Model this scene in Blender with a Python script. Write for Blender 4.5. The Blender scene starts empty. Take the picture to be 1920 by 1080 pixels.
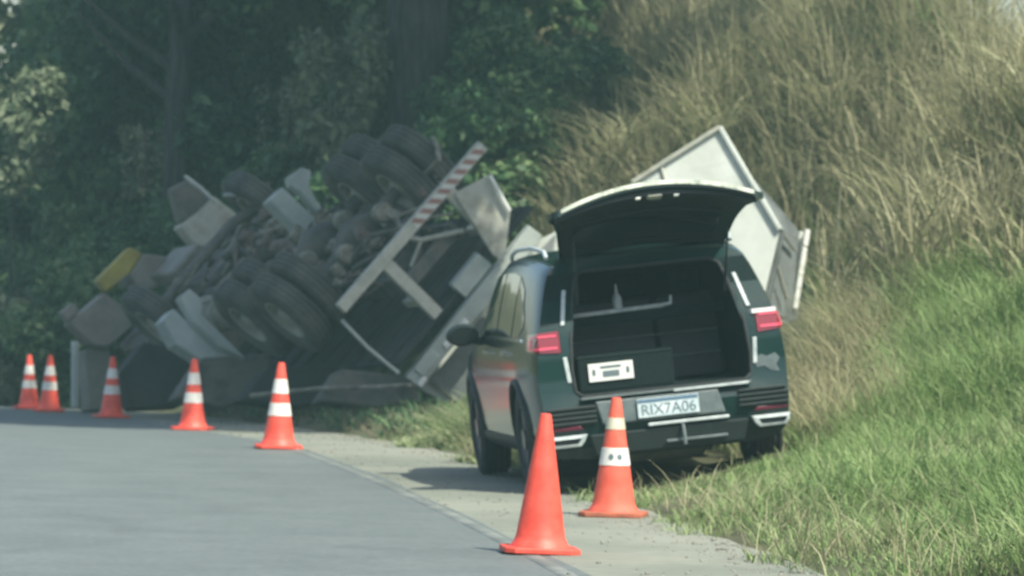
import bpy, bmesh, math, random
import numpy as np
from mathutils import Vector, Matrix, noise

random.seed(7)
rng = np.random.default_rng(11)
R = math.radians
sc = bpy.context.scene
col = sc.collection

# ------------------------------------------------------------------ camera
H_EYE = 1.46
cam_d = bpy.data.cameras.new('camera')
cam = bpy.data.objects.new('camera', cam_d)
col.objects.link(cam)
cam.location = (0, 0, H_EYE)
FPX = 9000.0                                  # focal length in pixels of a 1920 wide frame
cam_d.sensor_width = 36.0
cam_d.lens = 36.0 * FPX / 1920.0
cam.rotation_euler = (R(90) - math.atan(11 / FPX), 0, 0)
cam_d.clip_start = 0.5
cam_d.clip_end = 2000
cam_d.dof.use_dof = True
cam_d.dof.focus_distance = 15.0
cam_d.dof.aperture_fstop = 9.5
sc.camera = cam

# ------------------------------------------------------------------ world, sun, exposure
SUN_ELEV = 52.0
SUN_AZ = 140.0                                # compass from +Y towards +X, where the sun stands
w = bpy.data.worlds.new('World')
sc.world = w
w.use_nodes = True
nt = w.node_tree
nt.nodes.clear()
sky = nt.nodes.new('ShaderNodeTexSky')
sky.sky_type = 'NISHITA'
sky.sun_disc = False
sky.sun_elevation = R(SUN_ELEV)
sky.sun_rotation = R(SUN_AZ)
sky.air_density = 1.2
sky.dust_density = 2.5
sky.ozone_density = 1.0
bg = nt.nodes.new('ShaderNodeBackground')
bg.inputs['Strength'].default_value = 0.14
wo = nt.nodes.new('ShaderNodeOutputWorld')
nt.links.new(sky.outputs[0], bg.inputs['Color'])
nt.links.new(bg.outputs[0], wo.inputs['Surface'])

sun_d = bpy.data.lights.new('sun', 'SUN')
sun_d.energy = 4.6
sun_d.angle = R(0.6)
sun_d.color = (1.0, 0.98, 0.82)
sun = bpy.data.objects.new('sun', sun_d)
col.objects.link(sun)
sdir = Vector((math.sin(R(SUN_AZ)) * math.cos(R(SUN_ELEV)), math.cos(R(SUN_AZ)) * math.cos(R(SUN_ELEV)), math.sin(R(SUN_ELEV))))
sun.rotation_euler = (-sdir).to_track_quat('-Z', 'Y').to_euler()

sc.view_settings.view_transform = 'Standard'
sc.view_settings.look = 'None'
sc.view_settings.exposure = 0.62
sc.view_settings.gamma = 1.0
sc.view_settings.use_curve_mapping = False
sc.render.engine = 'CYCLES'
sc.cycles.max_bounces = 6
sc.cycles.volume_bounces = 0
sc.cycles.use_denoising = True


def P(x, y, D):
    """A place seen at pixel (x, y) of the 1920 x 1080 frame at D metres."""
    return Vector(((x - 960) * D / FPX, D, H_EYE + (529 - y) * D / FPX))


# ------------------------------------------------------------------ materials
MATS = {}


def new_mat(name):
    m = bpy.data.materials.new(name)
    m.use_nodes = True
    MATS[name] = m
    return m, m.node_tree, m.node_tree.nodes['Principled BSDF']


def set_in(b, **kw):
    names = {'rough': 'Roughness', 'metal': 'Metallic', 'spec': 'Specular IOR Level', 'coat': 'Coat Weight', 'coat_r': 'Coat Roughness', 'trans': 'Transmission Weight', 'alpha': 'Alpha'}
    for k, v in kw.items():
        b.inputs[names[k]].default_value = v


def ramp(nt, stops):
    r = nt.nodes.new('ShaderNodeValToRGB')
    el = r.color_ramp.elements
    el[0].position, el[0].color = stops[0][0], (*stops[0][1], 1)
    el[1].position, el[1].color = stops[-1][0], (*stops[-1][1], 1)
    for p, c in stops[1:-1]:
        e = el.new(p)
        e.color = (*c, 1)
    return r


def mat_noise(name, c1, c2, scale=8.0, rough=0.6, metal=0.0, bump=0.1, detail=6, spec=0.5, c3=None, coat=0.0, dist=0.02, stretch=None, lo=0.35, hi=0.65):
    m, nt, b = new_mat(name)
    tc = nt.nodes.new('ShaderNodeTexCoord')
    n = nt.nodes.new('ShaderNodeTexNoise')
    n.inputs['Scale'].default_value = scale
    n.inputs['Detail'].default_value = detail
    n.inputs['Roughness'].default_value = 0.65
    if stretch:
        mp = nt.nodes.new('ShaderNodeMapping')
        mp.inputs['Scale'].default_value = stretch
        nt.links.new(tc.outputs['Object'], mp.inputs['Vector'])
        nt.links.new(mp.outputs[0], n.inputs['Vector'])
    else:
        nt.links.new(tc.outputs['Object'], n.inputs['Vector'])
    stops = [(lo, c1), (hi, c2)] if c3 is None else [(lo, c1), ((lo + hi) / 2, c2), (hi, c3)]
    r = ramp(nt, stops)
    nt.links.new(n.outputs['Fac'], r.inputs['Fac'])
    nt.links.new(r.outputs['Color'], b.inputs['Base Color'])
    set_in(b, rough=rough, metal=metal, spec=spec, coat=coat)
    if bump:
        bp = nt.nodes.new('ShaderNodeBump')
        bp.inputs['Strength'].default_value = bump
        bp.inputs['Distance'].default_value = dist
        nt.links.new(n.outputs['Fac'], bp.inputs['Height'])
        nt.links.new(bp.outputs[0], b.inputs['Normal'])
    return m


def mat_leaf(name, cols, trans=0.35, rough=0.6, patch=0.35, patch_scale=0.25):
    """Leaf colours vary from leaf to leaf and, slower, from place to place."""
    m = bpy.data.materials.new(name)
    m.use_nodes = True
    nt = m.node_tree
    nt.nodes.clear()
    geo = nt.nodes.new('ShaderNodeNewGeometry')
    n = nt.nodes.new('ShaderNodeTexNoise')
    n.inputs['Scale'].default_value = patch_scale
    n.inputs['Detail'].default_value = 3
    nt.links.new(geo.outputs['Position'], n.inputs['Vector'])
    mr = nt.nodes.new('ShaderNodeMapRange')
    mr.inputs['From Min'].default_value = 0.3
    mr.inputs['From Max'].default_value = 0.7
    nt.links.new(n.outputs['Fac'], mr.inputs['Value'])
    mx = nt.nodes.new('ShaderNodeMix')
    mx.data_type = 'FLOAT'
    mx.inputs[0].default_value = patch
    nt.links.new(geo.outputs['Random Per Island'], mx.inputs[2])
    nt.links.new(mr.outputs[0], mx.inputs[3])
    k = len(cols)
    r = ramp(nt, [((i + 0.3) / k, c) for i, c in enumerate(cols)])
    nt.links.new(mx.outputs[0], r.inputs['Fac'])
    d = nt.nodes.new('ShaderNodeBsdfPrincipled')
    d.inputs['Roughness'].default_value = rough
    d.inputs['Specular IOR Level'].default_value = 0.3
    nt.links.new(r.outputs['Color'], d.inputs['Base Color'])
    t = nt.nodes.new('ShaderNodeBsdfTranslucent')
    nt.links.new(r.outputs['Color'], t.inputs['Color'])
    ms = nt.nodes.new('ShaderNodeMixShader')
    ms.inputs[0].default_value = trans
    nt.links.new(d.outputs[0], ms.inputs[1])
    nt.links.new(t.outputs[0], ms.inputs[2])
    o = nt.nodes.new('ShaderNodeOutputMaterial')
    nt.links.new(ms.outputs[0], o.inputs['Surface'])
    MATS[name] = m
    return m


def mat_plain(name, c, rough=0.5, metal=0.0, spec=0.5, coat=0.0, coat_r=0.05, emit=None):
    m, nt, b = new_mat(name)
    b.inputs['Base Color'].default_value = (*c, 1)
    set_in(b, rough=rough, metal=metal, spec=spec, coat=coat, coat_r=coat_r)
    if emit:
        b.inputs['Emission Color'].default_value = (*emit[0], 1)
        b.inputs['Emission Strength'].default_value = emit[1]
    return m


ASPHALT = mat_noise('asphalt', (0.104, 0.123, 0.121), (0.132, 0.153, 0.150), scale=1.4, rough=0.72, bump=0.0, detail=10, spec=0.5)
SHOULDER = mat_noise('shoulder_paving', (0.165, 0.18, 0.15), (0.25, 0.255, 0.21), scale=0.5, rough=0.85, bump=0.08, detail=10, spec=0.3)
LINE = mat_noise('worn_line_paint', (0.125, 0.142, 0.135), (0.22, 0.235, 0.215), scale=1.6, rough=0.7, bump=0.0, detail=8, lo=0.42, hi=0.66)
SOIL = mat_noise('soil', (0.055, 0.06, 0.035), (0.12, 0.12, 0.075), scale=0.8, rough=0.95, bump=0.5, spec=0.1)
PAINT = mat_noise('dark_green_car_paint', (0.006, 0.024, 0.024), (0.011, 0.034, 0.032), scale=1.5, rough=0.16, bump=0.0, coat=0.25, spec=0.25)
MATS['dark_green_car_paint'].node_tree.nodes['Principled BSDF'].inputs['Coat Roughness'].default_value = 0.06
TRIM = mat_noise('black_trim', (0.008, 0.014, 0.015), (0.016, 0.026, 0.026), scale=40, rough=0.55, bump=0.15, dist=0.002)
CARPET = mat_noise('cargo_carpet', (0.006, 0.012, 0.013), (0.014, 0.024, 0.024), scale=60, rough=0.95, bump=0.4, dist=0.003, spec=0.1)
GLASS = mat_plain('tinted_glass', (0.01, 0.014, 0.014), rough=0.03, spec=0.9, coat=1.0)
CHROME = mat_noise('chrome', (0.55, 0.58, 0.6), (0.75, 0.77, 0.78), scale=20, rough=0.14, metal=1.0, bump=0.0)
LIP = mat_noise('gate_lip_sky_reflection', (0.08, 0.11, 0.10), (0.38, 0.41, 0.34), scale=4.5, rough=0.3, metal=0.3, bump=0.0, lo=0.38, hi=0.52)  # pale patches put a broken sky reflection into the colour
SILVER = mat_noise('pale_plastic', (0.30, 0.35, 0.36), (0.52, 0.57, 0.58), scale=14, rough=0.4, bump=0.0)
RUBBER = mat_noise('rubber', (0.018, 0.02, 0.022), (0.035, 0.038, 0.04), scale=25, rough=0.85, bump=0.2, dist=0.004)
TRUCK_RUBBER = mat_noise('dusty_rubber', (0.045, 0.047, 0.046), (0.15, 0.145, 0.125), scale=2.2, rough=0.9, bump=0.2, dist=0.01)
RIM = mat_noise('alloy_rim', (0.10, 0.11, 0.115), (0.22, 0.23, 0.24), scale=10, rough=0.35, metal=0.8, bump=0.0)
RED_LENS = mat_plain('red_lens', (0.20, 0.004, 0.012), rough=0.12, coat=1.0)
DARK_RED = mat_plain('dark_red_reflector', (0.10, 0.012, 0.03), rough=0.3)
RED_BRIGHT = mat_plain('bright_red_light_guide', (0.68, 0.06, 0.11), rough=0.25, coat=0.4, emit=((1.0, 0.10, 0.18), 0.06))
CLEAR_LENS = mat_plain('clear_lens', (0.62, 0.6, 0.6), rough=0.15, coat=1.0)
PLATE = mat_noise('plate_white', (0.42, 0.52, 0.56), (0.62, 0.70, 0.73), scale=9, rough=0.4, bump=0.0)
PLATE_BLUE = mat_plain('plate_blue_band', (0.10, 0.17, 0.25), rough=0.4)
INK = mat_plain('dark_ink', (0.12, 0.16, 0.18), rough=0.6)
CONE_O = mat_noise('cone_orange', (0.66, 0.065, 0.042), (0.88, 0.115, 0.078), scale=7, rough=0.5, bump=0.04, spec=0.4)
CONE_OLD = mat_noise('faded_cone_orange', (0.62, 0.09, 0.055), (0.80, 0.15, 0.10), scale=6, rough=0.65, bump=0.08, spec=0.3)
CONE_BASE_OLD = mat_noise('dirty_cone_base', (0.28, 0.09, 0.05), (0.5, 0.13, 0.07), scale=9, rough=0.8, bump=0.1)
BAND = mat_noise('white_reflective_band', (0.62, 0.60, 0.55), (0.80, 0.79, 0.75), scale=7, rough=0.45, bump=0.0)
BAND_OLD = mat_noise('yellowed_reflective_band', (0.40, 0.38, 0.27), (0.62, 0.60, 0.48), scale=8, rough=0.5, bump=0.0)
BARK = mat_noise('bark', (0.03, 0.030, 0.032), (0.085, 0.078, 0.074), scale=3.0, rough=0.95, bump=0.9, dist=0.06, stretch=(4, 4, 0.7), spec=0.1)
STEEL_DARK = mat_noise('grimy_chassis_steel', (0.035, 0.04, 0.04), (0.11, 0.11, 0.10), scale=4, rough=0.75, bump=0.3, c3=(0.16, 0.13, 0.105), lo=0.3, hi=0.72)
STEEL_DUST = mat_noise('dusty_painted_steel', (0.28, 0.29, 0.25), (0.45, 0.45, 0.39), scale=3, rough=0.7, bump=0.2, c3=(0.27, 0.24, 0.19), lo=0.3, hi=0.72)
STEEL_MID = mat_noise('muddy_chassis_steel', (0.10, 0.095, 0.08), (0.22, 0.21, 0.17), scale=7, rough=0.85, bump=0.5, c3=(0.36, 0.33, 0.27), lo=0.3, hi=0.72)
STEEL_RUST = mat_noise('rust_brown_steel', (0.08, 0.055, 0.045), (0.17, 0.13, 0.11), scale=6, rough=0.85, bump=0.3)
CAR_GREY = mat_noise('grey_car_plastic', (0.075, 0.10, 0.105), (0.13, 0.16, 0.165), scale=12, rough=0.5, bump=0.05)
GREY_PLASTIC = mat_noise('grey_plastic', (0.14, 0.13, 0.115), (0.22, 0.205, 0.18), scale=2.5, rough=0.6, bump=0.15)
PALE_GUARD = mat_noise('pale_grey_guard', (0.30, 0.34, 0.32), (0.46, 0.50, 0.47), scale=2.5, rough=0.55, bump=0.15)
YELLOW = mat_noise('yellow_paint', (0.22, 0.18, 0.03), (0.36, 0.30, 0.05), scale=3, rough=0.55, bump=0.1)
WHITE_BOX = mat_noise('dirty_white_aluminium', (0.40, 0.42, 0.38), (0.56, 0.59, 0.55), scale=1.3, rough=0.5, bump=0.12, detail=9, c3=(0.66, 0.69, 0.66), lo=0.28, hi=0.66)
BOX_GREY = mat_noise('scraped_grey_and_shade', (0.11, 0.125, 0.125), (0.24, 0.26, 0.26), scale=2.2, rough=0.5, bump=0.3, stretch=(1, 1, 0.4))  # on the rear door panel this grey stands for shade
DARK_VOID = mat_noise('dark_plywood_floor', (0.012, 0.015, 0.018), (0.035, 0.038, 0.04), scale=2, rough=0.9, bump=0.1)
WHITE_MARK = mat_plain('white_reflector', (0.72, 0.73, 0.70), rough=0.4)

# striped conspicuity tape on the truck bumper
TAPE, _nt, _b = new_mat('red_white_striped_tape')
_tc = _nt.nodes.new('ShaderNodeTexCoord')
_mp = _nt.nodes.new('ShaderNodeMapping')
_mp.inputs['Rotation'].default_value = (0, R(38), 0)
_wv = _nt.nodes.new('ShaderNodeTexWave')
_wv.inputs['Scale'].default_value = 2.6
_wv.inputs['Distortion'].default_value = 0.3
_nt.links.new(_tc.outputs['Object'], _mp.inputs['Vector'])
_nt.links.new(_mp.outputs[0], _wv.inputs['Vector'])
_r = ramp(_nt, [(0.46, (0.26, 0.13, 0.11)), (0.54, (0.50, 0.51, 0.48))])
_nt.links.new(_wv.outputs['Fac'], _r.inputs['Fac'])
_nt.links.new(_r.outputs[0], _b.inputs['Base Color'])
set_in(_b, rough=0.5)

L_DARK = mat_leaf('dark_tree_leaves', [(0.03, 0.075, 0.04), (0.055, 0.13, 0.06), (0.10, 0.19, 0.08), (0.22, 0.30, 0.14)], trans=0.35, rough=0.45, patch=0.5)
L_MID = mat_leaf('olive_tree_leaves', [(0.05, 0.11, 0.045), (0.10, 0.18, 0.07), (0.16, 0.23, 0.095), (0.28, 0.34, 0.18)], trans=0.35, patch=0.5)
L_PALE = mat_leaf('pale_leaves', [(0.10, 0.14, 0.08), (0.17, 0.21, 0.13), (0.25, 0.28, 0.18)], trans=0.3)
G_GREEN = mat_leaf('green_grass_blades', [(0.11, 0.20, 0.065), (0.19, 0.29, 0.10), (0.28, 0.37, 0.15), (0.40, 0.46, 0.25)], trans=0.4, patch=0.45, patch_scale=0.9)
G_DRY = mat_leaf('dry_grass_blades', [(0.20, 0.195, 0.105), (0.28, 0.27, 0.15), (0.36, 0.34, 0.20), (0.50, 0.465, 0.30)], trans=0.42, patch=0.35, patch_scale=0.5)
G_TUFT = mat_leaf('arching_tuft_blades', [(0.22, 0.23, 0.12), (0.32, 0.32, 0.18), (0.44, 0.43, 0.27)], trans=0.4)
G_BROWN = mat_leaf('brown_dead_grass', [(0.08, 0.075, 0.05), (0.15, 0.135, 0.085), (0.24, 0.21, 0.14)], trans=0.3)
G_WEED = mat_leaf('roadside_weed_leaves', [(0.14, 0.21, 0.08), (0.22, 0.29, 0.13), (0.32, 0.37, 0.20), (0.42, 0.43, 0.27)], trans=0.35, patch=0.3, patch_scale=1.2)



def add_grain(m, scale, amt, tracks=0.0):
    """Stone grain, and faint cracks, multiplied into a paving's own colour."""
    nt = m.node_tree
    b = nt.nodes['Principled BSDF']
    src = b.inputs['Base Color'].links[0].from_socket
    tc = nt.nodes.new('ShaderNodeTexCoord')
    n = nt.nodes.new('ShaderNodeTexNoise')
    n.inputs['Scale'].default_value = scale
    n.inputs['Detail'].default_value = 4
    nt.links.new(tc.outputs['Object'], n.inputs['Vector'])
    v = nt.nodes.new('ShaderNodeTexVoronoi')
    v.feature = 'DISTANCE_TO_EDGE'
    v.inputs['Scale'].default_value = 0.28
    n2 = nt.nodes.new('ShaderNodeTexNoise')
    n2.inputs['Scale'].default_value = 1.5
    n2.inputs['Detail'].default_value = 8
    mxv = nt.nodes.new('ShaderNodeMix')
    mxv.data_type = 'VECTOR'
    mxv.inputs[0].default_value = 0.45
    nt.links.new(tc.outputs['Object'], n2.inputs['Vector'])
    nt.links.new(tc.outputs['Object'], mxv.inputs[4])
    nt.links.new(n2.outputs['Color'], mxv.inputs[5])
    nt.links.new(mxv.outputs[1], v.inputs['Vector'])
    r1 = ramp(nt, [(0.3, (1 - amt,) * 3), (0.7, (1 + amt,) * 3)])
    nt.links.new(n.outputs['Fac'], r1.inputs['Fac'])
    r2 = ramp(nt, [(0.0, (0.90,) * 3), (0.014, (1.0,) * 3)])
    nt.links.new(v.outputs['Distance'], r2.inputs['Fac'])
    m1 = nt.nodes.new('ShaderNodeMix')
    m1.data_type = 'RGBA'
    m1.blend_type = 'MULTIPLY'
    m1.inputs[0].default_value = 1.0
    nt.links.new(src, m1.inputs[6])
    nt.links.new(r1.outputs['Color'], m1.inputs[7])
    m2 = nt.nodes.new('ShaderNodeMix')
    m2.data_type = 'RGBA'
    m2.blend_type = 'MULTIPLY'
    m2.inputs[0].default_value = 1.0
    nt.links.new(m1.outputs[2], m2.inputs[6])
    nt.links.new(r2.outputs['Color'], m2.inputs[7])
    nt.links.new(m2.outputs[2], b.inputs['Base Color'])


add_grain(ASPHALT, 22, 0.16)
add_grain(SHOULDER, 9, 0.08)
# ------------------------------------------------------------------ mesh helpers


def link(me, name, parent=None, loc=None, rot=None):
    o = bpy.data.objects.new(name, me)
    col.objects.link(o)
    if parent is not None:
        o.parent = parent
    if loc is not None:
        o.location = loc
    if rot is not None:
        o.rotation_euler = rot
    return o


def tag(o, label=None, cat=None, group=None, kind=None):
    if label:
        o['label'] = label
    if cat:
        o['category'] = cat
    if group:
        o['group'] = group
    if kind:
        o['kind'] = kind
    return o


def empty(name, loc=(0, 0, 0), rot=(0, 0, 0), parent=None):
    o = bpy.data.objects.new(name, None)
    o.empty_display_size = 0.2
    col.objects.link(o)
    o.location = loc
    o.rotation_euler = rot
    if parent:
        o.parent = parent
    return o


class MB:
    def __init__(self):
        self.v = []
        self.f = []

    def add(self, vs, fs):
        n = len(self.v)
        self.v += [tuple(p) for p in vs]
        self.f += [tuple(i + n for i in f) for f in fs]
        return self

    def box(self, x0, x1, y0, y1, z0, z1, M=None):
        vs = [Vector(p) for p in ((x0, y0, z0), (x1, y0, z0), (x1, y1, z0), (x0, y1, z0), (x0, y0, z1), (x1, y0, z1), (x1, y1, z1), (x0, y1, z1))]
        if M:
            vs = [M @ p for p in vs]
        return self.add(vs, [(3, 2, 1, 0), (4, 5, 6, 7), (0, 1, 5, 4), (1, 2, 6, 5), (2, 3, 7, 6), (3, 0, 4, 7)])

    def beam(self, a, b, w, h, up=(0, 0, 1)):
        a, b = Vector(a), Vector(b)
        d = (b - a)
        L = d.length
        d.normalize()
        s = d.cross(Vector(up))
        if s.length < 1e-4:
            s = d.cross(Vector((1, 0, 0)))
        s.normalize()
        u = s.cross(d)
        M = Matrix.Translation(a) @ Matrix((s, d, u)).transposed().to_4x4()
        return self.box(-w / 2, w / 2, 0, L, -h / 2, h / 2, M)

    def tube(self, pts, r, n=8, caps=True):
        pts = [Vector(p) for p in pts]
        rs = r if isinstance(r, (list, tuple)) else [r] * len(pts)
        vs, fs = [], []
        prev = None
        for i, p in enumerate(pts):
            d = (pts[min(i + 1, len(pts) - 1)] - pts[max(i - 1, 0)]).normalized()
            if prev is None:
                s = d.cross(Vector((0, 0, 1)))
                if s.length < 0.05:
                    s = d.cross(Vector((1, 0, 0)))
            else:
                s = prev - d * prev.dot(d)
            s.normalize()
            prev = s
            u = d.cross(s)
            for k in range(n):
                a = 2 * math.pi * k / n
                vs.append(p + (s * math.cos(a) + u * math.sin(a)) * rs[i])
        for i in range(len(pts) - 1):
            for k in range(n):
                a, b = i * n + k, i * n + (k + 1) % n
                fs.append((a, b, b + n, a + n))
        if caps:
            fs.append(tuple(range(n - 1, -1, -1)))
            m = (len(pts) - 1) * n
            fs.append(tuple(range(m, m + n)))
        return self.add(vs, fs)

    def lathe(self, prof, n=32, axis='z', M=None, close=False):
        """prof: (radius, along) pairs turned round the axis."""
        vs, fs = [], []
        for (r_, h) in prof:
            for k in range(n):
                a = 2 * math.pi * k / n
                c, s = r_ * math.cos(a), r_ * math.sin(a)
                p = (c, s, h) if axis == 'z' else ((h, c, s) if axis == 'x' else (c, h, s))
                vs.append(Vector(p))
        if M:
            vs = [M @ p for p in vs]
        m = len(prof)
        for i in range(m if close else m - 1):
            j = (i + 1) % m
            for k in range(n):
                fs.append((i * n + k, i * n + (k + 1) % n, j * n + (k + 1) % n, j * n + k))
        if not close:
            fs.append(tuple(range(n - 1, -1, -1)))
            fs.append(tuple(range((m - 1) * n, m * n)))
        return self.add(vs, fs)

    def slab(self, pts, thick):
        """A flat polygon given its own thickness along thick (a vector)."""
        pts = [Vector(p) for p in pts]
        t = Vector(thick)
        n = len(pts)
        vs = pts + [p + t for p in pts]
        fs = [tuple(range(n)), tuple(range(2 * n - 1, n - 1, -1))]
        for i in range(n):
            j = (i + 1) % n
            fs.append((j, i, i + n, j + n))
        return self.add(vs, fs)

    def build(self, name, mat, parent=None, bevel=0.0, smooth=False, seg=2, loc=None, rot=None):
        me = bpy.data.meshes.new(name)
        me.from_pydata(self.v, [], self.f)
        bm = bmesh.new()
        bm.from_mesh(me)
        bmesh.ops.recalc_face_normals(bm, faces=bm.faces)
        bm.to_mesh(me)
        bm.free()
        me.materials.append(mat)
        if smooth:
            me.polygons.foreach_set('use_smooth', [True] * len(me.polygons))
            try:
                me.set_sharp_from_angle(angle=R(38))
            except Exception:
                pass
        o = link(me, name, parent, loc, rot)
        if bevel:
            b = o.modifiers.new('bevel', 'BEVEL')
            b.width = bevel
            b.segments = seg
            b.limit_method = 'ANGLE'
        return o


def mesh_np(name, verts, faces, mat, parent=None, smooth=False):
    """verts (n,3) float, faces (m,k) int -> mesh object, quick."""
    verts = np.asarray(verts, dtype=np.float32).reshape(-1, 3)
    faces = np.asarray(faces, dtype=np.int32)
    m, k = faces.shape
    me = bpy.data.meshes.new(name)
    me.vertices.add(len(verts))
    me.vertices.foreach_set('co', verts.ravel())
    me.loops.add(m * k)
    me.loops.foreach_set('vertex_index', faces.ravel())
    me.polygons.add(m)
    me.polygons.foreach_set('loop_start', np.arange(0, m * k, k, dtype=np.int32))
    me.polygons.foreach_set('loop_total', np.full(m, k, dtype=np.int32))
    if smooth:
        me.polygons.foreach_set('use_smooth', np.ones(m, dtype=bool))
    me.update(calc_edges=True)
    me.materials.append(mat)
    return link(me, name, parent)


# ------------------------------------------------------------------ the lie of the land


def sstep(a, b, x):
    t = np.clip((np.asarray(x, float) - a) / (b - a), 0, 1)
    return t * t * (3 - 2 * t)


def XL(y):
    """The edge line of the road, curving away to the left."""
    y = np.asarray(y, float)
    d = np.maximum(y - 25, 0)
    e = np.maximum(y - 62, 0)
    return 0.27 - 0.1 * (y - 25) - 0.00135 * d * d - 0.012 * np.minimum(e, 25) ** 2 - 0.6 * np.maximum(e - 25, 0)


def z0(y):
    y = np.asarray(y, float)
    return -0.0125 * np.clip(y - 42, 0, 40) * sstep(38, 48, y)


SH = 1.2        # width of the paved shoulder


def ground(x, y):
    """Terrain height beside the road."""
    x = np.asarray(x, float)
    y = np.asarray(y, float)
    t = x - (XL(y) + SH)
    a = z0(y) - 0.02 * SH
    tb = 1.5 + 4.6 * sstep(44, 50, y) * (1 - sstep(57, 63, y)) + 1.2 * sstep(57, 66, y)
    gentle = 0.13 * np.clip(t, 0, tb)
    u = np.maximum(t - tb, 0)
    steep = np.where(u < 1, 0.38 * u * u, 0.38 + 0.76 * (u - 1))
    steep = steep * (0.72 + 0.28 * sstep(44, 56, y))
    cap = 4.6 - 3.0 * sstep(4.4, 7.6, x)
    steep = np.where(steep > cap, cap + 0.12 * (steep - cap), steep)
    lump = 0.05 * np.sin(1.9 * x + 0.7 * y) + 0.06 * np.sin(0.8 * x - 1.3 * y)
    lump = lump * sstep(0.2, 1.5, t)
    right = a + gentle + steep + lump
    # the far side of the road: verge, then a low bank
    l = -(x - (XL(y) - 7.6))
    left = z0(y) + 0.15 + 0.05 * np.clip(l, 0, 3) + 0.35 * np.clip(l - 3, 0, 8)
    mid = z0(y) - 0.02 * (x - XL(y)) - 0.03
    return np.where(t >= 0, right, np.where(l >= 0, left, np.maximum(mid, z0(y) - 0.06) - 0.02))


def road_z(x, y):
    return z0(y) - 0.02 * (np.asarray(x, float) - XL(y))


def strip(name, mat, ys, offs, zoff, zfun=road_z):
    ys = np.asarray(ys, float)
    offs = np.asarray(offs, float)
    Y, O = np.meshgrid(ys, offs, indexing='ij')
    X = XL(Y) + O
    Z = zfun(X, Y) + zoff
    nO = len(offs)
    i, j = np.meshgrid(np.arange(len(ys) - 1), np.arange(nO - 1), indexing='ij')
    a = (i * nO + j).ravel()
    f = np.stack([a, a + 1, a + nO + 1, a + nO], 1)
    o = mesh_np(name, np.stack([X, Y, Z], -1).reshape(-1, 3), f, mat, smooth=True)
    return tag(o, kind='structure')


ys_road = np.concatenate([np.arange(-60, 20, 4.0), np.arange(20, 100, 0.5), np.arange(100, 260, 4.0)])
strip('road', ASPHALT, ys_road, np.linspace(-7.6, 0.1, 10), 0.0)
sh_in = 0.012 * np.sin(1.1 * ys_road) + 0.02 * np.sin(0.37 * ys_road)
sh_out = 0.06 * np.sin(1.3 * ys_road) + 0.05 * np.sin(4.1 * ys_road + 2)
so = np.stack([sh_in - 0.03, sh_in, 0.6 + 0 * ys_road, 0.9 + 0 * ys_road, 1.1 + 0 * ys_road, 1.28 + sh_out], 1)
SX = XL(ys_road)[:, None] + so
SY = np.repeat(ys_road[:, None], 6, 1)
si, sj = np.meshgrid(np.arange(len(ys_road) - 1), np.arange(5), indexing='ij')
sa = (si * 6 + sj).ravel()
tag(mesh_np('road_shoulder', np.stack([SX, SY, road_z(SX, SY) + np.array([-0.004, 0.002, 0.004, 0.004, 0.004, 0.004])[None, :]], -1).reshape(-1, 3), np.stack([sa, sa + 1, sa + 7, sa + 6], 1), SHOULDER, smooth=True), kind='structure')

lo_ = np.array([-0.160, -0.158, -0.062, -0.060])
LY, LO = np.meshgrid(ys_road, lo_, indexing='ij')
LX = XL(LY) + LO
LZ = road_z(LX, LY) + np.array([-0.003, 0.003, 0.003, -0.003])[None, :]
li, lj = np.meshgrid(np.arange(len(ys_road) - 1), np.arange(3), indexing='ij')
la = (li * 4 + lj).ravel()
tag(mesh_np('edge_line_marking', np.stack([LX, LY, LZ], -1).reshape(-1, 3), np.stack([la, la + 1, la + 5, la + 4], 1), LINE), kind='structure')

# terrain sheet, fine in the middle, reaching the horizon
gx = np.concatenate([[-900, -400, -200, -110, -70], np.arange(-48, -14, 2.0), np.arange(-14, 14, 0.3), np.arange(14, 40, 2.0), [60, 100, 200, 400, 900]])
gy = np.concatenate([[-500, -200, -100, -60, -30, -10], np.arange(0, 20, 2.0), np.arange(20, 96, 0.4), np.arange(96, 160, 4.0), [200, 300, 500, 900, 1500]])
GX, GY = np.meshgrid(gx, gy, indexing='ij')
yc = np.clip(GY, -60, 110)
GZ = ground(np.clip(GX, -60, 60), yc)
i, j = np.meshgrid(np.arange(len(gx) - 1), np.arange(len(gy) - 1), indexing='ij')
a = (i * len(gy) + j).ravel()
tag(mesh_np('ground', np.stack([GX, GY, GZ], -1).reshape(-1, 3), np.stack([a, a + len(gy), a + len(gy) + 1, a + 1], 1), SOIL, smooth=True), kind='structure')

# unseen wooded ridge, added behind the camera to darken reflections
WOOD = mat_noise('added_ridge_woods', (0.02, 0.045, 0.02), (0.06, 0.10, 0.045), scale=0.25, rough=0.95, bump=1.0, dist=1.0, spec=0.1)
ra = np.linspace(math.pi * 0.95, math.pi * 2.05, 90)
rp = np.array([0, 3, 7, 12, 18, 30, 60], float)
rh = np.array([0, 6, 11, 15, 18, 21, 0], float)
RA, RP = np.meshgrid(ra, rp, indexing='ij')
RH = np.repeat(rh[None, :], len(ra), 0) * (1 + 0.13 * np.sin(9 * RA) + 0.09 * np.sin(23 * RA + 1) + 0.05 * np.sin(61 * RA)) - 1
i, j = np.meshgrid(np.arange(len(ra) - 1), np.arange(len(rp) - 1), indexing='ij')
a = (i * len(rp) + j).ravel()
tag(mesh_np('added_wooded_ridge', np.stack([(85 + RP) * np.cos(RA), (75 + RP) * np.sin(RA) - 5, RH], -1).reshape(-1, 3), np.stack([a, a + len(rp), a + len(rp) + 1, a + 1], 1), WOOD, smooth=True), kind='structure')

# ------------------------------------------------------------------ traffic cones
CH = 0.75


def cone_r(h):
    """Outer radius of the cone at height h."""
    return 0.142 + (0.030 - 0.142) * (h - 0.03) / (CH - 0.03)


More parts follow.
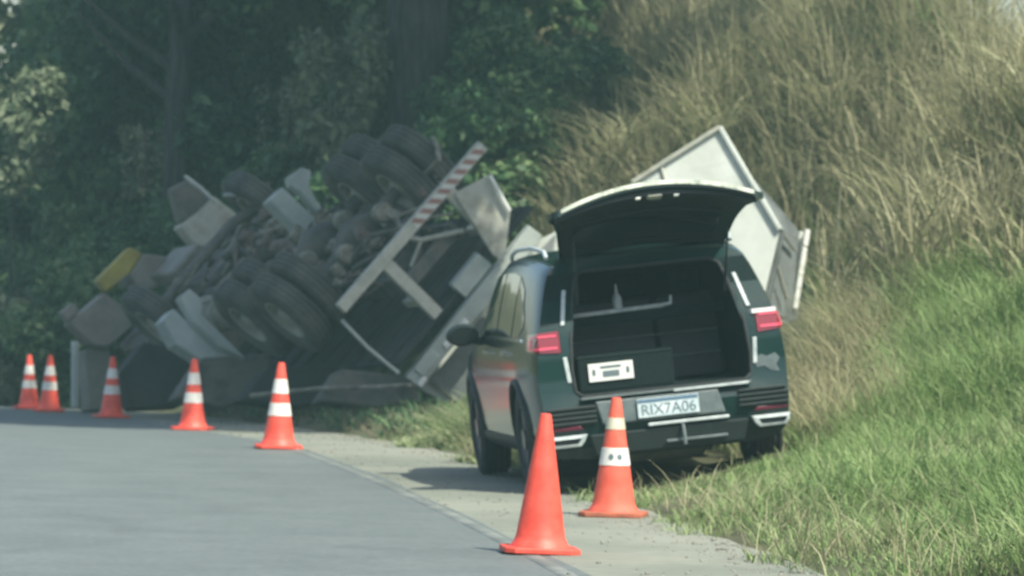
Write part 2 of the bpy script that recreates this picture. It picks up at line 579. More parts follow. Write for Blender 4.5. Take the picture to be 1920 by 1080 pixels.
def make_cone(old=False, plain=False):
    root = empty('traffic_cone')
    body = CONE_OLD if old else CONE_O
    m = MB()
    prof = [(0.165, 0.030), (0.158, 0.045), (0.146, 0.06)] + [(cone_r(h), h) for h in (0.09, 0.2, 0.35, 0.5, 0.65, 0.735)] + [(0.029, 0.747), (0.022, 0.75), (0.020, 0.735), (0.024, 0.6)]
    m.lathe(prof, 40)
    m.build('cone_body', body, root, smooth=True)
    b = MB()
    s = 0.205
    pts = [(s - 0.05, -s), (s, -s + 0.05), (s, s - 0.05), (s - 0.05, s), (-s + 0.05, s), (-s, s - 0.05), (-s, -s + 0.05), (-s + 0.05, -s)]
    b.slab([(x, y, 0.003) for x, y in pts], (0, 0, 0.03))
    b.build('cone_base', CONE_BASE_OLD if old else body, root, bevel=0.006)
    if not plain:
        bands = ((0.73, 0.83), (0.43, 0.58)) if old else ((0.64, 0.81), (0.38, 0.53))
        for k, (a, c) in enumerate(bands):
            q = MB()
            a, c = a * CH, c * CH
            q.lathe([(cone_r(a) - 0.003, a), (cone_r(a) + 0.0035, a + 0.002), (cone_r(c) + 0.0035, c - 0.002), (cone_r(c) - 0.003, c)], 40)
            band = q.build('reflective_band', BAND_OLD if (old and k == 0) else BAND, root, smooth=True)
            if old and k == 1:
                # two dark printed marks on the lower band, facing the road user
                for ang in (-98, -64):
                    e = MB()
                    n = 6
                    vs = []
                    for ii in range(n + 1):
                        aa = R(ang + (ii / n - 0.5) * 20)
                        hw = 0.020 * math.sin(math.pi * (0.12 + 0.76 * ii / n))
                        for zz in (0.378 - hw, 0.378 + hw):
                            rr = cone_r(zz) + 0.0055
                            vs.append((rr * math.cos(aa), rr * math.sin(aa), zz))
                    e.add(vs, [(2 * ii, 2 * ii + 2, 2 * ii + 3, 2 * ii + 1) for ii in range(n)])
                    e.build('printed_mark', INK, band)
    return root


def copy_tree(o, parent=None):
    c = o.copy()
    col.objects.link(c)
    if parent is not None:
        c.parent = parent
    for ch in list(o.children):
        copy_tree(ch, c)
    return c


def put_cone(o, px, D, lean, yaw, label, group='traffic cones along the edge line'):
    x = (px - 960) * D / FPX
    o.location = (x, D, float(road_z(x, D)) + 0.004)
    o.rotation_euler = (R(lean * 0.3), R(1.1 + lean), R(yaw))
    tag(o, label, 'traffic cone', group)


c_plain = make_cone(plain=True)
put_cone(c_plain, 1012, 25.8, 1.4, 6, 'big plain orange traffic cone without white bands, closest to the camera')
c_old = make_cone(old=True)
put_cone(c_old, 1150, 30.2, 0.4, -8, 'faded orange cone with yellowed band and dark marks behind the SUV')
c0 = make_cone()
spots = [(522, 41.9, 0.9, 5, 'orange cone with two white bands, closest banded cone left of the SUV'),
         (361, 50.8, 0.6, -12, 'orange cone with two white bands, second banded cone left of the SUV'),
         (209, 58.8, 0.5, 20, 'lone orange banded cone below the grey front corner of the truck'),
         (92, 63.8, 0.3, 3, 'front cone of the close pair at the far end of the row'),
         (54, 67.0, -0.3, 15, 'rear cone of the close pair, farthest cone of all')]
for k, (px, D, ln, yw, lab) in enumerate(spots):
    put_cone(c0 if k == 0 else copy_tree(c0), px, D, ln, yw, lab)

# ------------------------------------------------------------------ the SUV
SUV_YAW, SUV_ROLL = 7.3, -6.0
suv = empty('parked_suv')
Myaw = Matrix.Rotation(R(SUV_YAW), 4, 'Z') @ Matrix.Rotation(R(SUV_ROLL), 4, 'Y')
suv.matrix_world = Matrix.Translation((1.125, 33.2, 0.075)) @ Myaw
tag(suv, 'dark green SUV parked half on the grass with its tailgate wide open', 'car')


def lerp_tab(tab, x):
    xs = [t[0] for t in tab]
    ys = [t[1] for t in tab]
    return float(np.interp(x, xs, ys))


LEN = 4.68
TOP = [(0.0, 1.60), (0.3, 1.625), (0.8, 1.655), (1.6, 1.675), (2.3, 1.655), (2.75, 1.58), (3.45, 1.12), (3.7, 1.05), (4.3, 0.97), (4.6, 0.82), (4.68, 0.74)]
PLAN = [(0.0, 0.945), (0.06, 0.962), (0.2, 0.982), (0.6, 1.0), (3.4, 1.0), (4.1, 0.965), (4.45, 0.90), (4.62, 0.82), (4.68, 0.75)]
LOW = [(0.24, 0.80), (0.30, 0.87), (0.42, 0.895), (0.55, 0.905), (0.70, 0.918), (0.80, 0.920), (0.90, 0.912), (1.0, 0.90), (1.04, 0.893)]
UPP = [(1.0, 0.0), (0.975, 0.15), (0.945, 0.32), (0.905, 0.52), (0.865, 0.70), (0.825, 0.84), (0.775, 0.925), (0.70, 0.965), (0.55, 0.985), (0.3, 0.997), (0.0, 1.0)]
RAKE = [(0.2, 0.10), (0.30, 0.05), (0.42, -0.015), (0.56, -0.04), (0.63, -0.035), (0.68, 0.03), (1.0, 0.045), (1.15, 0.085), (1.4, 0.24), (1.6, 0.36), (1.7, 0.38)]


def half_ring(ys):
    f = lerp_tab(PLAN, ys)
    zt = lerp_tab(TOP, ys)
    zb = min(1.04, zt - 0.10)
    pts = [(0.0, 0.22), (0.55, 0.22)]
    for z, x in LOW:
        zz = 0.24 + (z - 0.24) * (zb - 0.24) / 0.80
        pts.append((x * f, zz))
    wb = 0.893 * f
    for fx, fz in UPP[1:]:
        pts.append((wb * fx, zb + (zt - zb) * fz))
    return pts


def ry(ys, z):
    return ys + lerp_tab(RAKE, z) * max(0, 1 - ys / 1.2)


def side_x(ys, z):
    """Half width of the body at station ys, height z."""
    pts = half_ring(ys)[2:]
    zs = [p[1] for p in pts]
    xs = [p[0] for p in pts]
    return float(np.interp(z, zs, xs))


def build_body():
    st = [0, 0.03, 0.06, 0.12, 0.2, 0.35, 0.6, 0.9, 1.2, 1.6, 2.0, 2.3, 2.55, 2.75, 2.95, 3.2, 3.45, 3.6, 3.8, 4.05, 4.3, 4.45, 4.56, 4.62, 4.68]
    verts, faces = [], []
    n = None
    for ys in st:
        h = half_ring(ys)
        ring = [(x, z) for x, z in h] + [(-x, z) for x, z in h[-2:0:-1]]
        n = len(ring)
        for x, z in ring:
            verts.append((x, ry(ys, z), z))
    for i in range(len(st) - 1):
        for k in range(n):
            a, b = i * n + k, i * n + (k + 1) % n
            faces.append((a, b, b + n, a + n))
    nh = (n + 2) // 2
    for base, flip in ((0, False), ((len(st) - 1) * n, True)):
        for k in range(nh - 1):
            r1, r2 = k, k + 1
            l1, l2 = (n - k) % n, (n - k - 1) % n
            q = [base + r1, base + r2, base + l2, base + l1]
            q2 = []
            for v in q:
                if v not in q2:
                    q2.append(v)
            if len(q2) >= 3:
                faces.append(tuple(q2))
    me = bpy.data.meshes.new('body_shell')
    me.from_pydata(verts, [], faces)
    bm = bmesh.new()
    bm.from_mesh(me)
    bmesh.ops.recalc_face_normals(bm, faces=bm.faces)
    bm.to_mesh(me)
    bm.free()
    return me


OPEN = [(-0.56, 0.66), (0.56, 0.66), (0.605, 0.70), (0.615, 0.85), (0.60, 1.05), (0.525, 1.40), (0.50, 1.475), (0.44, 1.51), (-0.44, 1.51), (-0.50, 1.475), (-0.525, 1.40), (-0.60, 1.05), (-0.615, 0.85), (-0.605, 0.70)]
cut_objs = []


def cutter(mb):
    o = mb.build('cutter', CARPET)
    cut_objs.append(o)
    return o


c1 = MB()
c1.slab([(x, -0.6, z) for x, z in OPEN], (0, 1.72, 0))
cutter(c1)
c2 = MB()
c2.box(-0.66, 0.66, 1.0, 2.7, 0.5, 1.46)
cutter(c2)
WY = (0.93, 3.70)
for wy in WY:
    for s in (-1, 1):
        q = MB()
        q.lathe([(0.40, 0.60 * s), (0.40, 1.3 * s)], 40, axis='x', M=Matrix.Translation((0, wy, 0.37)))
        cutter(q)
body = link(build_body(), 'body', suv)
body.parent = None
for c in cut_objs:
    md = body.modifiers.new('cut', 'BOOLEAN')
    md.operation = 'DIFFERENCE'
    md.solver = 'EXACT'
    md.object = c
dg = bpy.context.evaluated_depsgraph_get()
dg.update()
bme = bpy.data.meshes.new_from_object(body.evaluated_get(dg))
body.modifiers.clear()
body.data = bme
bme.name = 'body'
for c in cut_objs:
    bpy.data.objects.remove(c)
body.parent = suv
bme.materials.clear()
bme.materials.append(PAINT)
bme.materials.append(CARPET)
bme.materials.append(TRIM)
for p in bme.polygons:
    c = p.center
    inside = abs(c.x) < 0.63 and 0.65 < c.z < 1.52 and c.y > 0.13 and abs(c.x) < side_x(min(max(c.y, 0), 3), c.z) - 0.05
    cabin = abs(c.x) <= 0.661 and 0.99 < c.y < 2.71 and 0.49 < c.z < 1.47
    well = any((c.y - wy) ** 2 + (c.z - 0.37) ** 2 < 0.409 ** 2 and abs(c.x) > 0.59 and abs(c.x) < 0.9 for wy in WY)
    if (inside and (abs(p.normal.y) < 0.9 or c.y > 0.5)) or cabin or well:
        p.material_index = 1
    elif c.z < 0.30:
        p.material_index = 2
    if not (inside or cabin or well):
        p.use_smooth = True
try:
    bme.set_sharp_from_angle(angle=R(30))
except Exception:
    pass


def side_patch(name, mat, s, poly, off=0.006, parent=suv, n=14, smooth=True):
    """A panel that follows the body side; poly is a list of (y, z) with matching lower and upper rows: [(y, z_low, z_high), ...]."""
    m = MB()
    rows = 5
    ysv = np.linspace(poly[0][0], poly[-1][0], n)
    vs, fs = [], []
    for yy in ysv:
        zl = np.interp(yy, [p[0] for p in poly], [p[1] for p in poly])
        zh = np.interp(yy, [p[0] for p in poly], [p[2] for p in poly])
        for k in range(rows):
            z = zl + (zh - zl) * k / (rows - 1)
            x = side_x(yy, z) + off
            vs.append((s * x, ry(yy, z), z))
    nn = len(ysv)
    cnt = len(vs)
    vs2 = [(v[0] - s * (off + 0.01), v[1], v[2]) for v in vs]
    for i in range(nn - 1):
        for k in range(rows - 1):
            a = i * rows + k
            fs.append((a, a + 1, a + rows + 1, a + rows))
    border = [i * rows for i in range(nn)] + [(nn - 1) * rows + k for k in range(1, rows)] + [i * rows + rows - 1 for i in range(nn - 2, -1, -1)] + [k for k in range(rows - 2, 0, -1)]
    for i in range(len(border)):
        a, b = border[i], border[(i + 1) % len(border)]
        fs.append((a, b, b + cnt, a + cnt))
    m.add(vs + vs2, fs)
    return m.build(name, mat, parent, smooth=smooth)


for s in (-1, 1):
    side_patch('rear_quarter_window', GLASS, s, [(0.55, 1.16, 1.22), (0.75, 1.10, 1.42), (1.10, 1.09, 1.50)])
    side_patch('side_window', GLASS, s, [(1.16, 1.09, 1.51), (1.5, 1.09, 1.535), (1.95, 1.09, 1.535)])
    side_patch('side_window', GLASS, s, [(2.02, 1.09, 1.535), (2.4, 1.09, 1.51), (2.62, 1.09, 1.44), (3.1, 1.10, 1.13)])
    side_patch('window_chrome_strip', CHROME, s, [(0.55, 1.062, 1.08), (3.1, 1.068, 1.086)], off=0.010)
    side_patch('door_handle', CHROME, s, [(1.30, 0.955, 0.985), (1.50, 0.96, 0.99)], off=0.035, n=4)
    side_patch('door_handle', CHROME, s, [(2.28, 0.955, 0.985), (2.48, 0.96, 0.99)], off=0.035, n=4)
    side_patch('rocker_trim', TRIM, s, [(1.36, 0.25, 0.36), (3.28, 0.25, 0.36)], off=0.012)
    # roof rail
    q = MB()
    q.tube([(s * 0.655, 0.55, 1.625), (s * 0.66, 0.62, 1.675), (s * 0.665, 1.2, 1.705), (s * 0.665, 2.0, 1.695), (s * 0.66, 2.35, 1.665), (s * 0.655, 2.45, 1.625)], 0.016, 8)
    q.build('roof_rail', SILVER, suv, smooth=True)
    # mirror
    q = MB()
    Mm = Matrix.Translation((s * 1.02, 2.98, 1.10)) @ Matrix.Diagonal((0.125, 0.10, 0.085, 1))
    q.lathe([(0.05, -1.0), (0.6, -0.9), (0.92, -0.5), (1.0, 0.0), (0.9, 0.55), (0.55, 0.9), (0.05, 1.0)], 20, axis='y', M=Mm)
    q.tube([(s * 0.86, 2.99, 1.03), (s * 0.96, 2.98, 1.07)], 0.035, 8)
    mir = q.build('side_mirror', TRIM, suv, smooth=True)
    q = MB()
    q.slab([(s * 1.02 + 0.10 * math.cos(t), 2.875, 1.10 + 0.065 * math.sin(t)) for t in np.linspace(0, 2 * math.pi, 17)[:-1]], (0, 0.01, 0))
    q.build('mirror_glass', GLASS, mir)
    # wheel arch lips
    for wy in WY:
        q = MB()
        pts = []
        for a in np.linspace(R(-8), R(188), 19):
            yy = wy + 0.41 * math.cos(a)
            zz = 0.37 + 0.41 * math.sin(a)
            pts.append((s * (side_x(min(max(yy, 0.02), LEN), max(zz, 0.26)) + 0.002), ry(max(yy, 0), zz), zz))
        q.tube(pts, 0.022, 6)
        q.build('wheel_arch_trim', TRIM, suv, smooth=True)


def rear_wrap(name, mat, s, x_in, z_lo, z_hi, wrap, off=0.008, parent=suv, taper=0.0):
    """A lens that starts on the rear face at x_in and wraps round the corner onto the side for wrap metres."""
    path = []
    for t in np.linspace(0, 1, 5):
        path.append(('r', x_in + (side_x(0, 1.0) - x_in) * t))
    m = MB()
    vs, fs = [], []
    rows = 5
    stations = [('r', x_in + (0.84 - x_in) * t) for t in np.linspace(0, 1, 5)] + [('s', y_) for y_ in np.linspace(0.02, wrap, 7)]
    for k, (kind, val) in enumerate(stations):
        tt = k / (len(stations) - 1)
        zl = z_lo + taper * tt
        zh = z_hi - taper * tt * 0.4
        for r_ in range(rows):
            z = zl + (zh - zl) * r_ / (rows - 1)
            if kind == 'r':
                x, y = val, ry(0, z) - off
            else:
                x, y = side_x(val, z) + off, ry(val, z) - off * 0.3
            vs.append((s * x, y, z))
    nn = len(stations)
    cnt = len(vs)
    vs2 = [(v[0] * 0.975, v[1] + 0.03, v[2]) for v in vs]
    for i in range(nn - 1):
        for k in range(rows - 1):
            a = i * rows + k
            fs.append((a, a + 1, a + rows + 1, a + rows))
    border = [i * rows for i in range(nn)] + [(nn - 1) * rows + k for k in range(1, rows)] + [i * rows + rows - 1 for i in range(nn - 2, -1, -1)] + [k for k in range(rows - 2, 0, -1)]
    for i in range(len(border)):
        a, b = border[i], border[(i + 1) % len(border)]
        fs.append((a, b, b + cnt, a + cnt))
    m.add(vs + vs2, fs)
    return m.build(name, mat, parent, smooth=True)


for s in (-1, 1):
    lamp = rear_wrap('tail_lamp', RED_LENS, s, 0.695, 0.975, 1.125, 0.30, off=0.012, taper=0.03)
    # the C-shaped light guide
    rear_wrap('light_guide', RED_BRIGHT, s, 0.715, 1.089, 1.102, 0.16, off=0.019, parent=lamp)
    rear_wrap('light_guide', RED_BRIGHT, s, 0.715, 1.004, 1.020, 0.16, off=0.019, parent=lamp)
    side_patch('light_guide', RED_BRIGHT, s, [(0.10, 1.022, 1.083), (0.17, 1.022, 1.083)], off=0.020, parent=lamp, n=4)
    if s > 0:
        rear_wrap('reversing_lens', CLEAR_LENS, s, 0.67, 1.106, 1.135, 0.10, off=0.022, parent=lamp)
    # pale strips on the tailgate jamb
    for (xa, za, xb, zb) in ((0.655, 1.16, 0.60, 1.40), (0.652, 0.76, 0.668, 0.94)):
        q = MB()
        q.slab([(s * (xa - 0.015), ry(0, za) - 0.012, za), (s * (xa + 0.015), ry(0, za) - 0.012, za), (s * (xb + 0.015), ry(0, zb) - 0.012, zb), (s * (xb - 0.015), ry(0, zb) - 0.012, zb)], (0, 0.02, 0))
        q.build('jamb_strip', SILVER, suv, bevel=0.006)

# rubber seal round the load opening
q = MB()
seal = [(x * 1.02, ry(0, z) - 0.006, 0.66 + (z - 0.66) * 1.012 - 0.004) for x, z in OPEN]
q.tube(seal + [seal[0]], 0.012, 6, caps=False)
q.build('door_seal', RUBBER, suv, smooth=True)
# load sill, bright scuff plate
q = MB()
q.box(-0.60, 0.60, -0.052, 0.05, 0.634, 0.650)
q.build('sill_plate', CAR_GREY, suv, bevel=0.004)
q = MB()
q.box(0.05, 0.58, -0.062, -0.050, 0.628, 0.645)
q.build('sill_chrome_edge', SILVER, suv, bevel=0.003)

# bumper: recessed plate holder, trims, diffuser
q = MB()
q.slab([(-0.46, -0.052, 0.45), (0.40, -0.052, 0.45), (0.36, -0.052, 0.615), (-0.50, -0.052, 0.615)], (0, 0.03, 0))
q.build('plate_recess', CAR_GREY, suv, bevel=0.01)
for s in (-1, 1):
    q = MB()
    for k in range(4):
        z = 0.475 + 0.034 * k
        q.box(s * 0.50 if s > 0 else -0.84, 0.84 if s > 0 else -0.50, -0.056, -0.02, z, z + 0.017)
    q.build('bumper_vent_slat', TRIM, suv, bevel=0.003)
    # exhaust trim, a chrome trapezoid ring
    out = [(0.60, 0.350), (0.63, 0.320), (0.81, 0.320), (0.84, 0.350), (0.85, 0.400), (0.575, 0.400)]
    inn = [(0.635, 0.352), (0.65, 0.337), (0.80, 0.337), (0.815, 0.352), (0.822, 0.376), (0.622, 0.376)]
    q = MB()
    n = 6
    vs = [(s * x, -0.052, z) for x, z in out] + [(s * x, -0.060, z) for x, z in inn] + [(s * x, 0.02, z) for x, z in out] + [(s * x, 0.02, z) for x, z in inn]
    fs = []
    for i in range(n):
        j = (i + 1) % n
        fs += [(i, j, n + j, n + i), (2 * n + j, 2 * n + i, 3 * n + i, 3 * n + j), (j, i, 2 * n + i, 2 * n + j), (n + i, n + j, 3 * n + j, 3 * n + i)]
    q.add(vs, fs)
    ex = q.build('exhaust_trim', SILVER, suv, bevel=0.003)
    q = MB()
    q.slab([(s * x, -0.035, z) for x, z in inn], (0, 0.05, 0))
    q.build('exhaust_mouth', TRIM, ex)
    q = MB()
    q.slab([(s * 0.60, -0.05, 0.435), (s * 0.84, -0.03, 0.435), (s * 0.83, -0.03, 0.462), (s * 0.62, -0.05, 0.462)], (0, 0.02, 0))
    q.build('rear_reflector', DARK_RED, suv, bevel=0.004)
q = MB()
q.box(-0.15, 0.42, -0.066, -0.03, 0.408, 0.430)
q.build('bumper_chrome_strip', SILVER, suv, bevel=0.006)
q = MB()
q.slab([(-0.52, -0.01, 0.24), (0.52, -0.01, 0.24), (0.56, -0.045, 0.39), (-0.56, -0.045, 0.39)], (0, 0.06, 0))
q.build('lower_diffuser', TRIM, suv, bevel=0.01)
q = MB()
q.box(-0.03, 0.40, -0.05, -0.02, 0.283, 0.302)
q.build('skid_strip', CAR_GREY, suv, bevel=0.004)
q = MB()
q.tube([(0.09, -0.09, 0.26), (0.09, -0.095, 0.33), (0.09, -0.06, 0.40)], 0.013, 8)
q.build('tow_eye', CAR_GREY, suv, smooth=True)
# irregular grey patch on the corner above the bumper
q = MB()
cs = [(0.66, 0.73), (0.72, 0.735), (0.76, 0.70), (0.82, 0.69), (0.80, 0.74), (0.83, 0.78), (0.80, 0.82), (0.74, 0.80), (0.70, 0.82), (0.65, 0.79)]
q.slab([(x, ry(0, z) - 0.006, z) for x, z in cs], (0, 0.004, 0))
q.build('grey_corner_patch', CAR_GREY, suv)

# licence plate with its characters (blurred in the photograph)
q = MB()
q.box(-0.215, 0.215, -0.072, -0.064, 0.470, 0.600)
plate = q.build('licence_plate', PLATE, suv, bevel=0.003)
q = MB()
q.box(-0.21, 0.21, -0.0745, -0.0725, 0.572, 0.597)
q.build('plate_band', PLATE_BLUE, plate)


def text_mesh(name, s, size, mat, parent, loc, bold=0.0):
    cu = bpy.data.curves.new(name, 'FONT')
    cu.body = s
    cu.size = size
    cu.extrude = 0.0008
    cu.offset = bold
    cu.align_x = 'CENTER'
    cu.align_y = 'CENTER'
    t = bpy.data.objects.new(name, cu)
    col.objects.link(t)
    d = bpy.context.evaluated_depsgraph_get()
    d.update()
    me = bpy.data.meshes.new_from_object(t.evaluated_get(d))
    bpy.data.objects.remove(t)
    me.materials.clear()
    me.materials.append(mat)
    return link(me, name, parent, loc, (R(90), 0, 0))


text_mesh('plate_lettering', 'RIX7A06', 0.105, INK, plate, (0, -0.0735, 0.518))

# inside the load bay
q = MB()
q.box(-0.60, 0.60, 0.06, 1.08, 0.655, 0.675)
q.build('cargo_floor', CARPET, suv)
for k, (xa, xb) in enumerate(((-0.60, 0.13), (0.14, 0.60))):
    q = MB()
    q.box(xa, xb, 0.0, 0.14, 0.0, 0.62, Matrix.Translation((0, 0.92, 0.67)) @ Matrix.Rotation(R(-8), 4, 'X'))
    q.build('seat_back', TRIM, suv, bevel=0.03, seg=3)
for x in (-0.42, -0.02, 0.38):
    q = MB()
    q.box(-0.12, 0.12, -0.05, 0.05, 0.0, 0.15, Matrix.Translation((x, 1.06, 1.30)))
    q.build('head_rest', CARPET, suv, bevel=0.035, seg=3)
q = MB()
q.tube([(-0.585, 0.62, 1.285), (-0.58, 0.62, 1.225), (-0.555, 0.62, 1.20), (0.13, 0.62, 1.215), (0.20, 0.62, 1.225), (0.205, 0.62, 1.28)], [0.010, 0.014, 0.017, 0.017, 0.014, 0.010], 8)
q.build('parcel_rail', SILVER, suv, smooth=True)
q = MB()
q.box(-0.58, 0.58, 0.64, 0.70, 1.12, 1.20)
q.build('parcel_shelf', CARPET, suv, bevel=0.01)
for z in (0.84, 1.0):
    q = MB()
    q.box(-0.57, 0.57, 0.905, 0.925, z, z + 0.012, Matrix.Translation((0, (z - 0.67) * 0.14 - 0.01, 0)))
    q.build('seat_seam', CAR_GREY, suv)
q = MB()
q.box(-0.57, 0.10, 0.15, 0.50, 0.676, 0.93)
q.box(-0.575, 0.105, 0.145, 0.505, 0.90, 0.925)
q.build('storage_tray', CARPET, suv, bevel=0.02, seg=3)
# instruction sticker on the tray, white with a dark pictogram
q = MB()
q.box(-0.50, -0.185, 0.135, 0.143, 0.745, 0.870)
stk = q.build('instruction_sticker', WHITE_MARK, suv, bevel=0.002)
q = MB()
q.box(-0.40, -0.285, 0.131, 0.134, 0.775, 0.815)
q.box(-0.415, -0.27, 0.131, 0.134, 0.835, 0.850)
q.box(-0.472, -0.452, 0.131, 0.134, 0.790, 0.830)
q.box(-0.233, -0.213, 0.131, 0.134, 0.790, 0.830)
q.build('pictogram', INK, stk)
# bottle on the parcel shelf
b = MB()
b.lathe([(0.030, 0.0), (0.034, 0.006), (0.034, 0.09), (0.026, 0.115), (0.012, 0.13), (0.012, 0.155), (0.009, 0.157), (0.006, 0.195)], 20)
bot = b.build('spray_bottle', SILVER, None, smooth=True)
bot.matrix_world = suv.matrix_world @ Matrix.Translation((-0.17, 0.665, 1.202))
bot['label'] = 'small pale bottle with narrow neck standing in the open SUV load bay'
bot['category'] = 'bottle'

# tailgate: hinge at the roof, opened above the horizontal
gate = empty('tailgate', parent=suv)
gate.matrix_local = Matrix.Translation((0, 0.40, 1.60)) @ Matrix.Rotation(R(-21), 4, 'X')
GW = [(0.0, 0.585), (0.12, 0.60), (0.40, 0.635), (0.60, 0.68), (0.72, 0.735), (0.90, 0.745), (0.955, 0.73), (0.98, 0.69)]


def gate_surf(v, u, lift):
    """v metres from the hinge towards the free edge, u -1..1 across."""
    hw = lerp_tab(GW, v)
    crown = 0.135 * (1 - u * u) * (0.5 + 0.6 * v)
    bow = 0.05 * math.sin(math.pi * min(v / 0.95, 1)) - 0.05 * sstep(0.6, 0.98, v)
    return Vector((u * hw, -v, crown + float(bow) + lift))


def gate_sheet(name, mat, v0, v1, us, lift, thick, parent=gate, nv=14, nu=16, smooth=True):
    m = MB()
    vs, fs = [], []
    V = np.linspace(v0, v1, nv)
    U = np.linspace(-us, us, nu)
    for sgn in (0, 1):
        for v in V:
            for u in U:
                vs.append(gate_surf(v, u, lift + sgn * thick))
    for i in range(nv - 1):
        for k in range(nu - 1):
            a = i * nu + k
            fs.append((a, a + 1, a + nu + 1, a + nu))
            o = nv * nu
            fs.append((a + o, a + nu + o, a + nu + 1 + o, a + 1 + o))
    border = [k for k in range(nu)] + [i * nu + nu - 1 for i in range(1, nv)] + [(nv - 1) * nu + k for k in range(nu - 2, -1, -1)] + [i * nu for i in range(nv - 2, 0, -1)]
    o = nv * nu
    for i in range(len(border)):
        a, b_ = border[i], border[(i + 1) % len(border)]
        fs.append((a, b_, b_ + o, a + o))
    m.add(vs, fs)
    return m.build(name, mat, parent, smooth=smooth)


gate_sheet('outer_skin', PAINT, -0.02, 0.98, 1.0, 0.0, 0.045)
gate_sheet('inner_trim', TRIM, 0.47, 0.93, 0.93, -0.035, 0.034)
gate_sheet('window_surround', TRIM, 0.02, 0.46, 0.96, -0.018, 0.017)
gate_sheet('rear_window', GLASS, 0.09, 0.41, 0.82, -0.021, 0.003)
gate_sheet('sky_reflection_lip', LIP, 0.982, 0.994, 0.97, 0.012, 0.030, nv=3)  # pale strip stands for sky reflected in the painted gate edge
gate_sheet('pull_ridge', TRIM, 0.52, 0.56, 0.75, -0.055, 0.019, nv=3)
for u in (-0.16, 0.20):
    q = MB()
    c = gate_surf(0.915, u, -0.040)
    q.box(c.x - 0.018, c.x + 0.018, c.y - 0.012, c.y + 0.02, c.z - 0.012, c.z + 0.006)
    q.build('gate_lamp', WHITE_MARK, gate, bevel=0.004)
c = gate_surf(0.83, 0.03, -0.043)
q = MB()
q.box(c.x - 0.04, c.x + 0.04, c.y - 0.05, c.y + 0.05, c.z, c.z + 0.006)
q.build('gate_label', CAR_GREY, gate)
c = gate_surf(0.90, 0.0, -0.05)
q = MB()
q.box(c.x - 0.05, c.x + 0.05, c.y - 0.03, c.y + 0.03, c.z, c.z + 0.03)
q.build('latch', STEEL_DUST, gate, bevel=0.005)
for s in (-1, 1):
    q = MB()
    q.tube([(s * 0.52, 0.20, 1.28), (s * 0.53, 0.06, 1.48)], 0.013, 8)
    q.tube([(s * 0.53, 0.06, 1.48), (s * 0.54, -0.08, 1.72)], 0.008, 8)
    q.build('gas_strut', TRIM, suv, smooth=True)
# roof spoiler painted lip above the hinge and shark-fin
q = MB()
q.slab([(-0.60, 0.36, 1.600), (0.60, 0.36, 1.600), (0.57, 0.62, 1.652), (-0.57, 0.62, 1.652)], (0, 0, 0.018))
q.build('roof_rear_panel', PAINT, suv, bevel=0.006)


def make_wheel(parent, x, y, z, s, R_=0.365, W=0.235):
    wh = empty('wheel', parent=parent)
    wh.location = (x, y, z)
    q = MB()
    hw = W / 2
    prof = [(R_ * 0.63, -hw * 0.85), (R_ * 0.80, -hw), (R_ * 0.93, -hw * 0.93), (R_ * 0.985, -hw * 0.78)]
    gro = np.linspace(-0.72, 0.72, 9)
    for k, g in enumerate(gro):
        prof.append((R_ if k % 2 == 0 else R_ - 0.009, g * hw))
    prof += [(R_ * 0.985, hw * 0.78), (R_ * 0.93, hw * 0.93), (R_ * 0.80, hw), (R_ * 0.63, hw * 0.85)]
    q.lathe(prof, 48, axis='x', close=True)
    q.build('tyre', RUBBER, wh, smooth=True)
    q = MB()
    o = s * hw * 0.62
    q.lathe([(R_ * 0.655, -hw * 0.8), (R_ * 0.655, hw * 0.8), (R_ * 0.61, hw * 0.8), (R_ * 0.58, 0.0), (R_ * 0.61, -hw * 0.8)], 36, axis='x', close=True)
    q.lathe([(0.075, o - 0.03), (0.07, o + 0.01)], 16, axis='x')
    for k in range(5):
        a = 2 * math.pi * k / 5
        for da in (-0.16, 0.16):
            q.beam((o, 0.05 * math.cos(a), 0.05 * math.sin(a)), (o, R_ * 0.62 * math.cos(a + da), R_ * 0.62 * math.sin(a + da)), 0.03, 0.03, up=(1, 0, 0))
    q.build('rim', RIM, wh, smooth=True)
    return wh


for wy in WY:
    for s in (-1, 1):
        make_wheel(suv, s * 0.795, wy, 0.365, s)
q = MB()
q.tube([(-0.7, 0.93, 0.33), (-0.3, 0.93, 0.28), (0.3, 0.93, 0.28), (0.7, 0.93, 0.33)], 0.045, 8)
q.build('rear_axle', STEEL_DARK, suv, smooth=True)
q = MB()
q.lathe([(0.10, -0.28), (0.11, -0.25), (0.11, 0.25), (0.10, 0.28)], 16, axis='x', M=Matrix.Translation((0, 0.35, 0.26)))
q.build('silencer', STEEL_DARK, suv, smooth=True)

# ------------------------------------------------------------------ the overturned truck
TF = Vector((-3.56, 9.0, -0.49)).normalized()
TA = Vector((0.62, 0.0, 0.725))
TA.y = -(TF.x * TA.x + TF.z * TA.z) / TF.y
TA.normalize()
TU = TF.cross(TA)
# right-handed local frame: x = the truck's right, y = forward, z = its up
TX = -TA
TP = P(772, 425, 54.0)
TM = Matrix((TX, TF, TU)).transposed().to_4x4()
TM.translation = TP - TU * 0.5
truck = empty('overturned_truck')
truck.matrix_world = TM
TI = TM.inverted()
tag(truck, 'overturned box truck lying on its side with dirty wheels and chassis showing', 'truck')


def TL(px, py, D):
    """Truck-local place of something seen at a pixel and distance."""
    return TI @ P(px, py, D)


